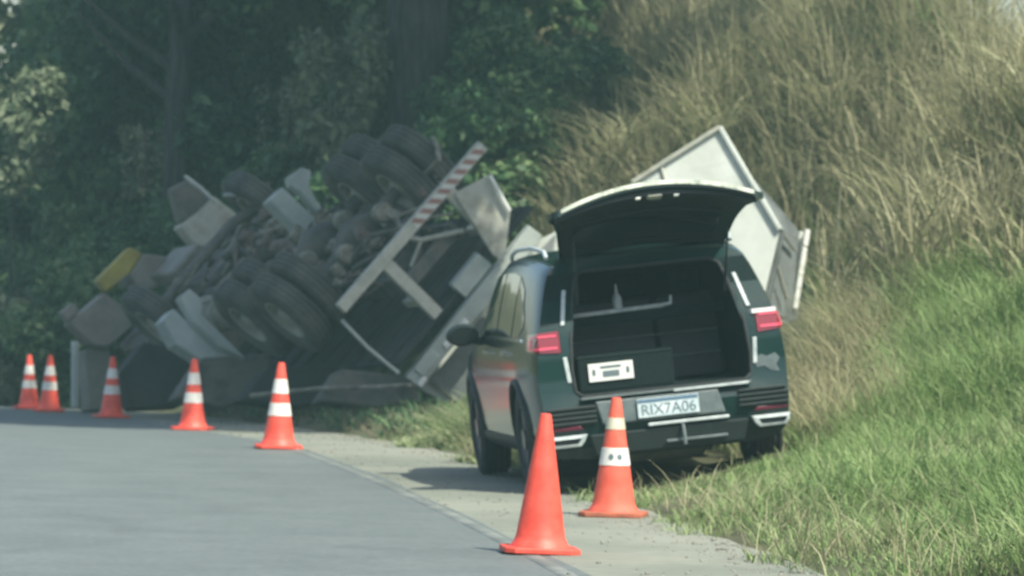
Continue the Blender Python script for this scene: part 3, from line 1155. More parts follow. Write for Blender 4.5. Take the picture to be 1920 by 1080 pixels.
# rear underrun bumper with tape
q = MB()
q.box(-1.27, 1.27, -0.05, 0.05, 0.43, 0.57)
bmp = q.build('rear_bumper', STEEL_DUST, truck, bevel=0.012)
q = MB()
q.box(-1.22, -0.02, -0.056, -0.052, 0.445, 0.555)
q.build('striped_tape', TAPE, bmp)
for x in (-0.60, 0.52):
    q = MB()
    q.box(x - 0.075, x + 0.075, -0.03, 0.06, 0.57, 1.40)
    q.box(x - 0.05, x + 0.05, 0.06, 0.5, 1.10, 1.20)
    q.build('bumper_bracket', STEEL_DUST, truck, bevel=0.01)
# frame rails and crossmembers
for x in (-0.42, 0.42):
    q = MB()
    q.box(x - 0.035, x + 0.035, 0.25, 9.0, 0.86, 1.10)
    q.build('frame_rail', STEEL_DARK, truck, bevel=0.01)
for y in (0.3, 1.2, 2.9, 4.6, 5.8, 7.0, 8.6):
    q = MB()
    q.box(-0.385, 0.385, y, y + 0.10, 0.90, 1.06)
    q.build('crossmember', STEEL_DARK, truck, bevel=0.008)
# load floor with bearers
q = MB()
q.box(-1.22, 1.22, 0.12, 6.9, 1.42, 1.47)
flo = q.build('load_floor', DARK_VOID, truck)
for k in range(11):
    y = 0.35 + 0.6 * k
    q = MB()
    q.box(-1.20, 1.20, y, y + 0.07, 1.37, 1.42)
    q.build('floor_bearer', DARK_VOID, flo, bevel=0.006)
# rear sill with lamps
P1, P2 = TL(772, 716, 54.2), TL(1002, 432, 54.3)
q = MB()
q.beam(P1, P2, 0.16, 0.20, up=(0, 0, 1))
sill = q.build('rear_sill', PALE_GUARD, truck, bevel=0.01)
sd = (P2 - P1).normalized()
bk = Vector((0, -1, 0))
for (a, ln, wd, off, mt, nm) in ((0.10, 0.30, 0.15, -0.03, PALE_GUARD, 'lamp_cluster'), (0.52, 0.10, 0.07, 0.02, WHITE_MARK, 'marker_reflector'), (0.80, 0.11, 0.07, 0.02, WHITE_MARK, 'marker_reflector'), (0.0, 0.12, 0.06, 0.07, WHITE_MARK, 'marker_reflector')):
    q = MB()
    c = P1 + sd * a + bk * 0.09 + Vector((0, 0, off))
    q.beam(c, c + sd * ln, 0.05, wd, up=(0, 0, 1))
    q.build(nm, mt, sill, bevel=0.01)
# the collapsed side wall of the body, folded down onto the ground under the chassis
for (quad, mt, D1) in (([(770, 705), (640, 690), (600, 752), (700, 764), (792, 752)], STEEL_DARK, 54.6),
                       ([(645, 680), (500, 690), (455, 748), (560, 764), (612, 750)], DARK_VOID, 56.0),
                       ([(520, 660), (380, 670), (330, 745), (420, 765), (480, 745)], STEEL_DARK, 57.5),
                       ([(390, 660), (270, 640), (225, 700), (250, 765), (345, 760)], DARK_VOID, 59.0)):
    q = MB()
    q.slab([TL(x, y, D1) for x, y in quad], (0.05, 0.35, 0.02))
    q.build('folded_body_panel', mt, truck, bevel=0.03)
q = MB()
q.tube([TL(470, 742, 55.2), TL(600, 728, 54.6), TL(700, 726, 54.2), TL(770, 722, 53.8)], 0.025, 6)
q.build('body_edge_rail', STEEL_MID, truck, smooth=True)
# pale boxes under the floor beside the sill
for (px, py, L, wd) in ((862, 538, 0.48, 0.22), (905, 560, 0.55, 0.15)):
    q = MB()
    a = TL(px - 5, py + 8, 54.3)
    q.beam(a, a + sd * L, 0.20, wd, up=(0, 0, 1))
    q.build('lamp_box', PALE_GUARD, truck, bevel=0.015)
# broad mud flap plate by the upper bracket
q = MB()
q.slab([TL(852, 362, 54.1), TL(917, 328, 54.1), TL(957, 396, 54.1), TL(946, 492, 54.1), TL(925, 478, 54.1)], (0, 0.035, 0))
q.build('side_plate', STEEL_DUST, truck, bevel=0.004)
q = MB()
q.tube([TL(918, 328, 54.05), TL(956, 396, 54.05)], 0.022, 6)
q.build('plate_edge_bar', WHITE_MARK, truck)
# loose bracket and strut
q = MB()
q.tube([TL(640, 600, 54), TL(690, 652, 54), TL(748, 700, 54)], 0.022, 6)
q.build('loose_strut', PALE_GUARD, truck, smooth=True)
q = MB()
q.tube([TL(742, 440, 54.4), TL(790, 450, 54.4), TL(835, 440, 54.4), TL(870, 432, 54.4)], 0.03, 6)
q.tube([TL(790, 450, 54.4), TL(770, 500, 54.4)], 0.02, 6)
q.build('bent_tie_bar', STEEL_DUST, truck, smooth=True)


def truck_wheel(x, y, s, dual=True):
    for k in range(2 if dual else 1):
        xx = x + s * 0.17 * (1 if k == 0 else -1) if dual else x
        wh = empty('wheel', parent=truck)
        wh.location = (xx, y, 0.52)
        q = MB()
        hw = 0.148
        R_ = 0.56
        prof = [(0.29, -hw * 0.8), (0.38, -hw), (0.49, -hw * 0.98), (0.54, -hw * 0.82)]
        for g, rr in ((-0.7, R_), (-0.52, R_), (-0.5, R_ - .016), (-0.4, R_ - .016), (-0.38, R_), (-0.08, R_), (-0.06, R_ - .016), (0.06, R_ - .016), (0.08, R_), (0.38, R_), (0.4, R_ - .016), (0.5, R_ - .016), (0.52, R_), (0.7, R_)):
            prof.append((rr, g * hw))
        prof += [(0.54, hw * 0.82), (0.49, hw * 0.98), (0.38, hw), (0.29, hw * 0.8)]
        q.lathe(prof, 44, axis='x', close=True)
        q.build('tyre', TRUCK_RUBBER, wh, smooth=True)
        q = MB()
        ss = s if k == 0 else -s
        q.lathe([(0.295, -hw * 0.8), (0.295, hw * 0.8), (0.26, hw * 0.8), (0.25, 0), (0.26, -hw * 0.8)], 32, axis='x', close=True)
        q.lathe([(0.25, 0.02 * ss), (0.21, -0.06 * ss), (0.13, -0.07 * ss), (0.12, 0.09 * ss), (0.08, 0.10 * ss)], 24, axis='x')
        q.build('rim', STEEL_DUST, wh, smooth=True)


for y in (1.9, 3.25):
    for s in (-1, 1):
        truck_wheel(s * 1.02, y, s)
    q = MB()
    q.tube([(-0.95, y, 0.52), (-0.35, y, 0.52), (-0.22, y, 0.52), (0, y, 0.52), (0.22, y, 0.52), (0.35, y, 0.52), (0.95, y, 0.52)], [0.075, 0.08, 0.16, 0.24, 0.16, 0.08, 0.075], 14)
    q.build('drive_axle', STEEL_DARK, truck, smooth=True)
    for s in (-1, 1):
        q = MB()
        for k in range(5):
            L = 0.62 - 0.09 * k
            q.box(s * 0.53 - 0.04, s * 0.53 + 0.04, y - L, y + L, 0.64 + 0.02 * (4 - k), 0.655 + 0.02 * (4 - k))
        q.build('leaf_spring', STEEL_RUST, truck, bevel=0.003)
        q = MB()
        q.lathe([(0.10, 0.0), (0.12, 0.03), (0.12, 0.14), (0.09, 0.20)], 16, axis='y', M=Matrix.Translation((s * 0.33, y - 0.45, 0.48)))
        q.build('brake_chamber', STEEL_MID, truck, smooth=True)
for s in (-1, 1):
    truck_wheel(s * 1.0, 7.4, s, dual=False)
q = MB()
q.tube([(-0.95, 7.4, 0.50), (-0.6, 7.4, 0.40), (0.6, 7.4, 0.40), (0.95, 7.4, 0.50)], 0.07, 10)
q.build('front_axle', STEEL_DARK, truck, smooth=True)
q = MB()
q.tube([(0, 2.1, 0.55), (0, 4.4, 0.72), (0, 6.6, 0.82)], 0.06, 12)
q.build('drive_shaft', STEEL_MID, truck, smooth=True)
# tanks, boxes, hoses along the chassis
for (x, y, z, r_, L, mt) in ((-0.75, 4.9, 0.72, 0.16, 0.9, STEEL_MID), (0.72, 5.5, 0.75, 0.24, 1.1, STEEL_MID), (-0.2, 4.7, 0.62, 0.11, 0.7, STEEL_RUST), (0.18, 5.3, 0.60, 0.12, 0.6, PALE_GUARD)):
    q = MB()
    q.lathe([(r_ * 0.6, 0), (r_ * 0.95, 0.05), (r_, 0.1), (r_, L - 0.1), (r_ * 0.95, L - 0.05), (r_ * 0.6, L)], 20, axis='y', M=Matrix.Translation((x, y, z)))
    q.build('air_tank', mt, truck, smooth=True)
rr = random.Random(5)
for k in range(130):
    y = rr.uniform(0.6, 8.4)
    x = rr.uniform(-0.85, 0.85)
    z = rr.uniform(0.5, 0.85)
    pts = [Vector((x, y, z))]
    for j in range(4):
        pts.append(pts[-1] + Vector((rr.uniform(-0.28, 0.28), rr.uniform(-0.4, 0.4), rr.uniform(-0.13, 0.13))))
    q = MB()
    q.tube(pts, rr.choice((0.018, 0.025, 0.035)), 6)
    q.build('brake_hose', rr.choice((STEEL_DARK, STEEL_MID, STEEL_RUST)), truck, smooth=True)
for k in range(64):
    y = rr.uniform(1.0, 8.4)
    x = rr.uniform(-0.8, 0.8)
    z = rr.uniform(0.45, 0.8)
    a, b_, c_ = rr.uniform(0.03, 0.12), rr.uniform(0.04, 0.16), rr.uniform(0.03, 0.09)
    q = MB()
    Mb = Matrix.Translation((x, y, z)) @ Matrix.Rotation(rr.uniform(0, 3), 4, 'Z') @ Matrix.Rotation(rr.uniform(-0.6, 0.6), 4, 'X')
    q.box(-a, a, -b_, b_, -c_, c_, Mb)
    q.build('chassis_bracket', rr.choice((STEEL_DARK, STEEL_MID, STEEL_RUST, STEEL_MID)), truck, bevel=0.015)
# engine and gearbox underside
q = MB()
q.box(-0.33, 0.33, 6.9, 8.7, 0.55, 1.2)
q.build('engine_block', STEEL_DARK, truck, bevel=0.06, seg=3)
q = MB()
q.box(-0.25, 0.28, 8.0, 9.0, 0.34, 0.56)
q.build('oil_pan', GREY_PLASTIC, truck, bevel=0.05, seg=3)


def guard(pts, width_vec, name, mat, thick=0.035, n=1):
    """A curved guard: a polyline of local points swept along width_vec."""
    m = MB()
    pts = [Vector(p) for p in pts]
    w_ = Vector(width_vec)
    vs, fs = [], []
    nrm = []
    for i in range(len(pts)):
        d = (pts[min(i + 1, len(pts) - 1)] - pts[max(i - 1, 0)]).normalized()
        nrm.append(d.cross(w_).normalized() * thick)
    for p, nn in zip(pts, nrm):
        vs += [p, p + w_, p + w_ + nn, p + nn]
    for i in range(len(pts) - 1):
        a = 4 * i
        for k in range(4):
            fs.append((a + k, a + (k + 1) % 4, a + 4 + (k + 1) % 4, a + 4 + k))
    fs += [(3, 2, 1, 0), tuple(4 * (len(pts) - 1) + k for k in range(4))]
    m.add(vs, fs)
    return m.build(name, mat, truck, bevel=0.012, smooth=False)


# pale mudguards ahead of the drive wheels, upper pair then lower pair
Dg = 58.5
q = MB()
q.slab([TL(505, 374, Dg), TL(530, 350, Dg), TL(592, 410, Dg), TL(568, 438, Dg)], (0.05, 0.25, 0.02))
q.build('mudguard', PALE_GUARD, truck, bevel=0.02, seg=3)
q = MB()
q.slab([TL(541, 330, Dg), TL(566, 313, Dg), TL(584, 320, Dg), TL(580, 350, Dg), TL(603, 392, Dg), TL(596, 396, Dg), TL(566, 362, Dg), TL(545, 347, Dg)], (0.03, 0.16, 0.02))
q.build('mudguard', PALE_GUARD, truck, bevel=0.015, seg=3)
q = MB()
q.slab([TL(305, 600, 57.6), TL(325, 578, 57.6), TL(352, 602, 57.6), TL(420, 655, 57.6), TL(480, 700, 57.6), TL(400, 690, 57.6), TL(330, 645, 57.6)], (0.05, 0.30, 0.02))
q.build('mudguard', PALE_GUARD, truck, bevel=0.02, seg=3)
q = MB()
q.slab([TL(336, 556, 57.4), TL(356, 541, 57.4), TL(378, 560, 57.4), TL(380, 590, 57.4), TL(420, 630, 57.4), TL(462, 672, 57.4), TL(415, 650, 57.4), TL(362, 602, 57.4)], (0.03, 0.16, 0.02))
q.build('mudguard', PALE_GUARD, truck, bevel=0.015, seg=3)

# cab front, seen from below
for (quad, mt, nm, dp) in (
        ([(336, 424), (400, 366), (448, 404), (412, 452), (374, 468)], STEEL_DUST, 'cab_step', 0.35),
        ([(128, 606), (196, 548), (238, 580), (250, 612), (206, 650), (176, 648)], GREY_PLASTIC, 'bumper_corner', 0.35),
        ([(112, 585), (136, 566), (150, 580), (128, 606)], GREY_PLASTIC, 'fog_lamp_housing', 0.2),
        ([(182, 524), (244, 462), (268, 476), (240, 520), (200, 548)], YELLOW, 'yellow_bumper_panel', 0.25),
        ([(240, 520), (268, 476), (312, 480), (330, 505), (296, 540), (262, 548)], GREY_PLASTIC, 'radiator_cover', 0.4),
        ([(322, 352), (352, 336), (400, 372), (372, 400), (340, 420)], STEEL_DARK, 'cab_side_panel', 0.3)):
    q = MB()
    q.slab([TL(x, y, 62.2) for x, y in quad], TF.to_4d().to_3d() * 0 + Vector((0.0, dp, 0.02)))
    q.build(nm, mt, truck, bevel=0.03, seg=3)
q = MB()
q.beam(TL(226, 534, 62.1), TL(246, 518, 62.1), 0.05, 0.10)
q.build('tow_hook_slot', STEEL_DARK, truck)
q = MB()
q.tube([TL(346, 330, 62), TL(376, 352, 62), TL(404, 380, 62)], 0.028, 6)
q.build('grab_rail', PALE_GUARD, truck, smooth=True)
q = MB()
q.tube([TL(418, 366, 61), TL(470, 364, 61), TL(512, 370, 61)], 0.028, 6)
q.build('exhaust_pipe', PALE_GUARD, truck, smooth=True)
q = MB()
q.beam(TL(141, 640, 62.0), TL(140, 764, 62.0), 0.13, 0.08)
q.build('torn_cab_pillar', PALE_GUARD, truck, bevel=0.015)
q = MB()
q.slab([TL(160, 655, 62.4), TL(205, 655, 62.4), TL(215, 700, 62.4), TL(200, 768, 62.4), TL(168, 768, 62.4)], (0.05, 0.3, 0.0))
q.build('crushed_door', GREY_PLASTIC, truck, bevel=0.02)
# the crushed cab shell, beneath and behind
q = MB()
n1 = [(-1.15, 7.9, 0.95), (1.15, 7.9, 0.95), (1.15, 9.6, 0.75), (-1.15, 9.6, 0.75), (-1.0, 8.1, 2.2), (0.75, 8.0, 1.55), (0.7, 9.5, 1.45), (-1.0, 9.5, 2.1)]
q.add(n1, [(0, 1, 2, 3), (4, 7, 6, 5), (0, 4, 5, 1), (1, 5, 6, 2), (2, 6, 7, 3), (3, 7, 4, 0)])
q.build('crushed_cab', STEEL_DARK, truck, bevel=0.08, seg=3)

# the cargo box, racked out of square
BN = Vector((-0.12, -1.0, 0.10))
BC = P(1200, 500, 54.9)


def BP(px, py, back=0.0):
    """Where the line of sight through a pixel meets the box's rear face."""
    d = P(px, py, 1.0) - Vector((0, 0, H_EYE))
    e = Vector((0, 0, H_EYE))
    return e + d * ((BC - e).dot(BN) / d.dot(BN)) + Vector((0, back, 0))


W3, W2, W1, Wb = BP(1349, 238), BP(985, 462), BP(775, 722), BP(862, 772)
W4, W5, W6 = BP(1462, 431), BP(1425, 585), BP(1440, 860)
nseg = 7
q = MB()
Wm = BP(1185, 342)
Wn = BP(1070, 420)
fr = [W1, W2, Wn, Wm, W3, W4, W5, W6, Wb]
q.slab([TI @ p for p in fr], TI.to_3x3() @ Vector((0.03, 0.10, 0)))
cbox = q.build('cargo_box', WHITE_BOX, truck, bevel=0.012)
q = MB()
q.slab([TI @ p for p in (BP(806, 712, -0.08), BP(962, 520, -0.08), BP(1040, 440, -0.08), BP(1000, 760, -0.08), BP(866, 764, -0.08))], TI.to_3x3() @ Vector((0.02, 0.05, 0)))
q.build('rear_door_shade', BOX_GREY, cbox, bevel=0.01)  # grey panel laid over the white face in place of its shade
# pale corner trims along the upper edges
for a, b_, wd in ((Wm, W3, 0.05), (W3, W4, 0.05)):
    q = MB()
    q.beam(TI @ (a + Vector((0, -0.03, 0))), TI @ (b_ + Vector((0, -0.03, 0))), 0.06, wd, up=TI.to_3x3() @ Vector((0, 0, 1)))
    q.build('corner_trim', STEEL_DUST if a is Wm else WHITE_BOX, cbox, bevel=0.01)
# door post and hinge line on the white face
q = MB()
q.beam(TI @ BP(1238, 304, -0.02), TI @ BP(1330, 620, -0.02), 0.02, 0.035)
q.build('door_seam', STEEL_DUST, cbox)
# scraped grey side that turns away to the right
W4b = P(1404, 334, 55.6)
q = MB()
side = [BP(1408, 338, 0.02), BP(1466, 392, 0.8), BP(1512, 440, 1.4), BP(1502, 600, 1.4), BP(1430, 620, 0.3), W5 + Vector((0.02, 0, 0)), W4 + Vector((0.02, 0, 0))]
q.slab([TI @ p for p in side], TI.to_3x3() @ Vector((0.05, 0.09, 0)))
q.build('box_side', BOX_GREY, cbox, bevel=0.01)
q = MB()
q.beam(TI @ BP(1450, 470, 0.12), TI @ BP(1482, 560, 0.75), 0.03, 0.04)
q.beam(TI @ BP(1440, 398, 0.2), TI @ BP(1500, 468, 1.1), 0.03, 0.05)
q.build('side_rib', STEEL_DUST, cbox, bevel=0.006)
q = MB()
q.beam(TI @ BP(1527, 428, 1.3), TI @ BP(1503, 580, 1.3), 0.06, 0.06)
q.build('lock_bar', WHITE_MARK, cbox, bevel=0.01)
q = MB()
q.beam(TI @ BP(1516, 432, 1.4), TI @ BP(1490, 580, 1.4), 0.05, 0.05)
q.build('lock_bar', WHITE_BOX, cbox, bevel=0.01)

# ------------------------------------------------------------------ trees


def leaf_cloud(n_clumps, n_leaves, rad, size, rs, drop=0.3, shell=0.65):
    """Leaf rhombs gathered in clumps within an ellipsoid of radii rad."""
    c = rs.normal(size=(n_clumps, 3))
    c /= np.linalg.norm(c, axis=1)[:, None]
    c *= (rs.uniform(0.35, 1.0, n_clumps) ** 0.5)[:, None]
    cr = rs.uniform(0.16, 0.34, n_clumps)
    idx = rs.integers(0, n_clumps, n_leaves)
    d = rs.normal(size=(n_leaves, 3))
    d /= np.linalg.norm(d, axis=1)[:, None]
    rr_ = (rs.uniform(0.2, 1, n_leaves) ** 0.45) * cr[idx]
    p = c[idx] + d * rr_[:, None]
    p = p * np.array(rad)[None, :]
    nrm = d * 0.7 + rs.normal(size=(n_leaves, 3)) * 0.7 + np.array([0, 0, 0.45])
    nrm /= np.linalg.norm(nrm, axis=1)[:, None]
    t = rs.normal(size=(n_leaves, 3))
    t[:, 2] -= drop
    t -= (t * nrm).sum(1)[:, None] * nrm
    t /= np.linalg.norm(t, axis=1)[:, None]
    s_ = np.cross(nrm, t)
    L = rs.uniform(size[0], size[1], n_leaves)[:, None]
    Wd = L * rs.uniform(0.42, 0.62, n_leaves)[:, None]
    bend = nrm * L * 0.12
    v = np.stack([p, p + t * L * 0.45 + s_ * Wd * 0.5 + bend, p + t * L, p + t * L * 0.45 - s_ * Wd * 0.5 + bend], 1)
    return v.reshape(-1, 3)


def quads(n):
    a = np.arange(n, dtype=np.int32)[:, None] * 4
    return np.concatenate([a, a + 1, a + 2, a + 3], 1)


CROWNS = {}


def crown_mesh(key, *args, mat=None, seed=0):
    k = (key, seed)
    if k not in CROWNS:
        v = leaf_cloud(*args, np.random.default_rng(seed + 100))
        o = mesh_np('crown', v, quads(len(v) // 4), mat)
        CROWNS[k] = o.data
        bpy.data.objects.remove(o)
    return CROWNS[k]


def add_tree(name, px, D, trunk_r, h_trunk, crowns, label, cat='tree', group=None, lean=0.0, x=None, seed=0, limbs=True):
    X = (px - 960) * D / FPX if x is None else x
    gz = float(ground(X, D))
    root = empty(name, (X, D, gz - 0.1))
    tag(root, label, cat, group)
    rs = random.Random(seed * 13 + 3)
    if trunk_r:
        q = MB()
        pts = []
        for k in range(9):
            t = k / 8
            pts.append((lean * t * h_trunk + 0.08 * math.sin(2.2 * t * 3 + seed), 0.08 * math.cos(t * 5 + seed), t * h_trunk))
        q.tube(pts, [trunk_r * (1.35 if k == 0 else 1.0 - 0.5 * k / 8) for k in range(9)], 14)
        if limbs:
            for k in range(7):
                t = rs.uniform(0.45, 0.95)
                p0 = Vector((lean * t * h_trunk, 0, t * h_trunk))
                a = rs.uniform(0, 2 * math.pi)
                L = rs.uniform(1.2, 2.6)
                p1 = p0 + Vector((math.cos(a) * L * 0.5, math.sin(a) * L * 0.5, L * 0.35))
                p2 = p0 + Vector((math.cos(a) * L, math.sin(a) * L, L * 0.8))
                q.tube([p0, p1, p2], [trunk_r * 0.35, trunk_r * 0.22, trunk_r * 0.08], 7)
        q.build('trunk', BARK, root, smooth=True)
    for (me, ox, oy, oz, s, rz) in crowns:
        o = link(me, 'crown', root, (ox, oy, oz), (0, 0, R(rz)))
        o.scale = (s, s, s)
    return root


def CR(kind, seed):
    if kind == 'big':
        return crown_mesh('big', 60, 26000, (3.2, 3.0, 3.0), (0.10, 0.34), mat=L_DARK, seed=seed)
    if kind == 'mid':
        return crown_mesh('mid', 46, 17000, (2.2, 2.0, 2.4), (0.10, 0.32), mat=L_MID, seed=seed)
    if kind == 'bush':
        return crown_mesh('bush', 40, 13000, (1.7, 1.5, 1.4), (0.10, 0.22), mat=L_DARK, seed=seed)
    if kind == 'sparse':
        return crown_mesh('sparse', 30, 3800, (2.2, 1.6, 2.2), (0.14, 0.30), mat=L_MID, seed=seed)
    if kind == 'pale':
        return crown_mesh('pale', 22, 1900, (1.0, 0.8, 1.3), (0.13, 0.26), mat=L_PALE, seed=seed)


# the two trunks one can tell apart
add_tree('tree', 786, 67.0, 0.58, 9.0, [(CR('big', 0), 1.2, -2.6, 9.8, 0.95, 20), (CR('big', 0), 4.6, -4.4, 10.2, 0.95, 240), (CR('mid', 0), 0.5, 2.0, 6.2, 1.0, 20)],
         'thick dark trunk rising straight behind the upper truck wheels', seed=1, lean=0.01)
add_tree('tree', 340, 72.0, 0.27, 8.0, [(CR('big', 1), 0.3, 1.6, 8.6, 1.0, 60), (CR('mid', 1), 1.6, -2.2, 7.6, 0.8, 10)],
         'slim dark trunk rising behind the truck cab in the shade', seed=2)
add_tree('tree', 880, 68.5, 0.16, 7.0, [(CR('mid', 1), 0.6, 1.0, 6.2, 1.0, 0), (CR('big', 1), 2.0, 1.0, 9.0, 0.8, 100)],
         'thin twin trunk close beside the thick dark trunk', seed=3, lean=0.04)

# the dense dark wood on the left: each tree its own crowns
wood = [
    (20, 79, 3.4, 'leafy tree with sky showing through its crown at the far left corner'),
    (235, 76, 3.0, 'dense dark tree at the left above the pair of cones'),
    (290, 78, 3.7, 'dark green tree left of the slim trunk'),
    (430, 75, 3.6, 'dark green tree right of the slim trunk above the cab'),
    (560, 78, 3.9, 'mid green tree above the pale mudguards'),
    (670, 74, 3.6, 'green tree just left of the thick trunk'),
    (940, 79, 4.4, 'dark tree between the thick trunk and the dry grass bank'),
    (1050, 83, 5.2, 'dark shaded tree behind the top of the dry grass'),
]
for k, (px, D, hz, lab) in enumerate(wood):
    kinds = ['big', 'mid', 'big', 'big', 'mid', 'mid', 'big', 'big'][k]
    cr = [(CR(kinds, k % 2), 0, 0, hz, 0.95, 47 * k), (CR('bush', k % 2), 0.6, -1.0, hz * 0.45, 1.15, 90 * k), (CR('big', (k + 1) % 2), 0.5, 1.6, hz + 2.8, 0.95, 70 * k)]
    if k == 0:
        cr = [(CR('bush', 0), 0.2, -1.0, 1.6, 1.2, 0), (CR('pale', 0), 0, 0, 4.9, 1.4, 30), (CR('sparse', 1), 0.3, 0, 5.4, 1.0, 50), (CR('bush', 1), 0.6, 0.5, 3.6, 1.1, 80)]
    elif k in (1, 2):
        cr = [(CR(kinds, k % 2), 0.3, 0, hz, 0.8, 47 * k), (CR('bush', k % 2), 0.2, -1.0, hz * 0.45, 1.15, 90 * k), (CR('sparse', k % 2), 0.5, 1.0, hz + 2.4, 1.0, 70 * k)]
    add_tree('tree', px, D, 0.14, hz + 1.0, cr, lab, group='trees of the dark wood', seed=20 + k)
bushes = [
    (-20, 74.5, 1.0, 'low bush at the far left behind the last cone'),
    (95, 73.5, 0.9, 'low dark bush behind the pair of cones'),
    (215, 70.5, 1.0, 'dark bush directly behind the yellow truck panel'),
    (330, 69.5, 1.4, 'dark bush behind the upper cab step'),
    (450, 68.0, 1.7, 'dark bush behind the thin exhaust pipe'),
    (600, 68.5, 2.2, 'dark bush behind the pale upper mudguards'),
    (720, 66.0, 1.9, 'shaded bush at the foot of the thick trunk'),
    (900, 64.5, 1.8, 'shaded bush behind the upper end of the striped bumper'),
    (1000, 66.5, 2.0, 'shaded bush between the truck and the dry grass'),
]
for k, (px, D, hz, lab) in enumerate(bushes):
    add_tree('bush', px, D, 0.05, hz, [(CR('bush', k % 2), 0, 0, hz, 0.9, 60 * k)], lab, cat='bush', group='bushes behind the truck', seed=50 + k, limbs=False)
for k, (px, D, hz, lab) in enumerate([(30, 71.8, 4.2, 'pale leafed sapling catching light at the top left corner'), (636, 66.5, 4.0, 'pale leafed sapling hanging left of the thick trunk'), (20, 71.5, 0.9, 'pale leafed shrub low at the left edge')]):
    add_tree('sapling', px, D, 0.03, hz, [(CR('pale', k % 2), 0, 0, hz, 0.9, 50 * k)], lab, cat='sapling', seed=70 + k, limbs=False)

# an unseen tall tree, added on the bank to shade the truck
add_tree('tree', 0, 48.0, 0.35, 9.0, [(CR('big', 0), -5.6, -1.2, 8.2, 0.75, 10), (CR('big', 1), -6.4, 1.6, 8.4, 0.95, 120), (CR('big', 0), -5.6, 5.2, 8.6, 0.95, 200), (CR('big', 1), -8.2, 6.0, 8.6, 1.05, 310), (CR('big', 0), -9.0, 1.5, 8.4, 0.9, 30), (CR('big', 1), -9.0, 9.6, 8.2, 0.85, 75)],
         'unseen tall tree added on the bank to shade the truck', x=7.6, seed=140, lean=-0.12)

# trees on the far side of the road, seen only as reflections, and behind the bank
for k, (x_, y_, s_) in enumerate([(-13, 24, 1.2), (-15, 33, 1.3), (-16.5, 42, 1.2), (-12.5, 15, 1.1)]):
    add_tree('tree', 0, y_, 0.2, 3.5, [(CR('mid', k % 2), 0, 0, 3.2, s_, 70 * k)], ['green tree across the road, closest to the camera car', 'green tree across the road, level with the SUV', 'green tree across the road, level with the first banded cones', 'green tree across the road, standing apart on the near verge'][k], group='trees across the road', x=x_, seed=90 + k)
for k, (px, D, hz) in enumerate([(1180, 92, 4.6), (1380, 94, 5.0), (1540, 92, 4.2)]):
    add_tree('tree', px, D, 0.2, hz, [(CR('mid', k % 2), 0, 0, hz, 1.1, 80 * k)], ['olive tree behind the bank, just right of the dark wood', 'olive tree behind the bank above the tip of the white box', 'olive tree behind the bank, closest to the open sky'][k], group='trees behind the bank', seed=110 + k)

# hanging vines
for k, (px, py, D, n, L) in enumerate([(240, 235, 68.5, 4, 1.0), (285, 240, 68.3, 3, 0.9), (515, 155, 67.0, 3, 0.9), (555, 165, 67.2, 3, 0.8), (640, 190, 66.0, 2, 0.5)]):
    top = P(px, py, D)
    root = empty('hanging_vine', top)
    tag(root, ['pale vine hanging in strands left of the slim trunk', 'thin vine hanging just right of the palest strands', 'vine hanging between the two trunks, brighter of the two', 'faint vine strands hanging next to the brighter vine', 'short curled vine hanging close to the thick trunk'][k], 'vine')
    rs = random.Random(k)
    q = MB()
    lv = []
    for j in range(n):
        x0 = rs.uniform(-0.18, 0.18)
        pts = []
        for i_ in range(7):
            t = i_ / 6
            pts.append((x0 + 0.06 * math.sin(3 * t + j), rs.uniform(-0.02, 0.02), -L * t * rs.uniform(0.9, 1.0)))
        q.tube(pts, 0.010, 5)
        for i_ in range(60):
            t = rs.random()
            lv.append((x0 + rs.uniform(-0.07, 0.07), rs.uniform(-0.06, 0.06), -L * t))
    q.build('vine_stem', STEEL_RUST if k % 2 else BARK, root, smooth=True)
    lv = np.array(lv)
    rs2 = np.random.default_rng(k)
    v = leaf_cloud(1, len(lv), (0.01, 0.01, 0.01), (0.07, 0.14), rs2, drop=1.5).reshape(-1, 4, 3) + lv[:, None, :]
    mesh_np('vine_leaves', v.reshape(-1, 3), quads(len(lv)), L_PALE, root)

# ------------------------------------------------------------------ grasses


def blades(x, y, z, h, wd, lean, curl, rs, seg=4):
    """Tapered, arching blades. All inputs are arrays of one length."""
    n = len(x)
    az = rs.uniform(0, 2 * np.pi, n)
    dx, dy = np.cos(az), np.sin(az)
    fx, fy = -dy, dx
    th = rs.uniform(-0.9, 0.9, n)
    sx, sy = fx * np.cos(th) + dx * np.sin(th), fy * np.cos(th) + dy * np.sin(th)
    vs = []
    for k in range(seg + 1):
        t = k / seg
        out = lean * h * t + curl * h * t * t * t
        up = h * (t - 0.55 * curl * t * t * t - 0.1 * lean * t)
        cx, cy, cz = x + dx * out, y + dy * out, z + up
        w_ = wd * (1 - t) ** 0.6 * (0.6 + 0.8 * t if t < 0.5 else 1.0)
        if k < seg:
            vs.append(np.stack([cx - sx * w_ / 2, cy - sy * w_ / 2, cz], 1))
            vs.append(np.stack([cx + sx * w_ / 2, cy + sy * w_ / 2, cz], 1))
        else:
            vs.append(np.stack([cx, cy, cz], 1))
            vs.append(np.stack([cx + sx * 0.0015, cy + sy * 0.0015, cz], 1))
    v = np.stack(vs, 1)
    m = 2 * (seg + 1)
    base = (np.arange(n) * m)[:, None, None]
    k = np.arange(seg)[None, :, None] * 2
    f = base + k + np.array([0, 1, 3, 2])[None, None, :]
    return v.reshape(-1, 3), f.reshape(-1, 4)


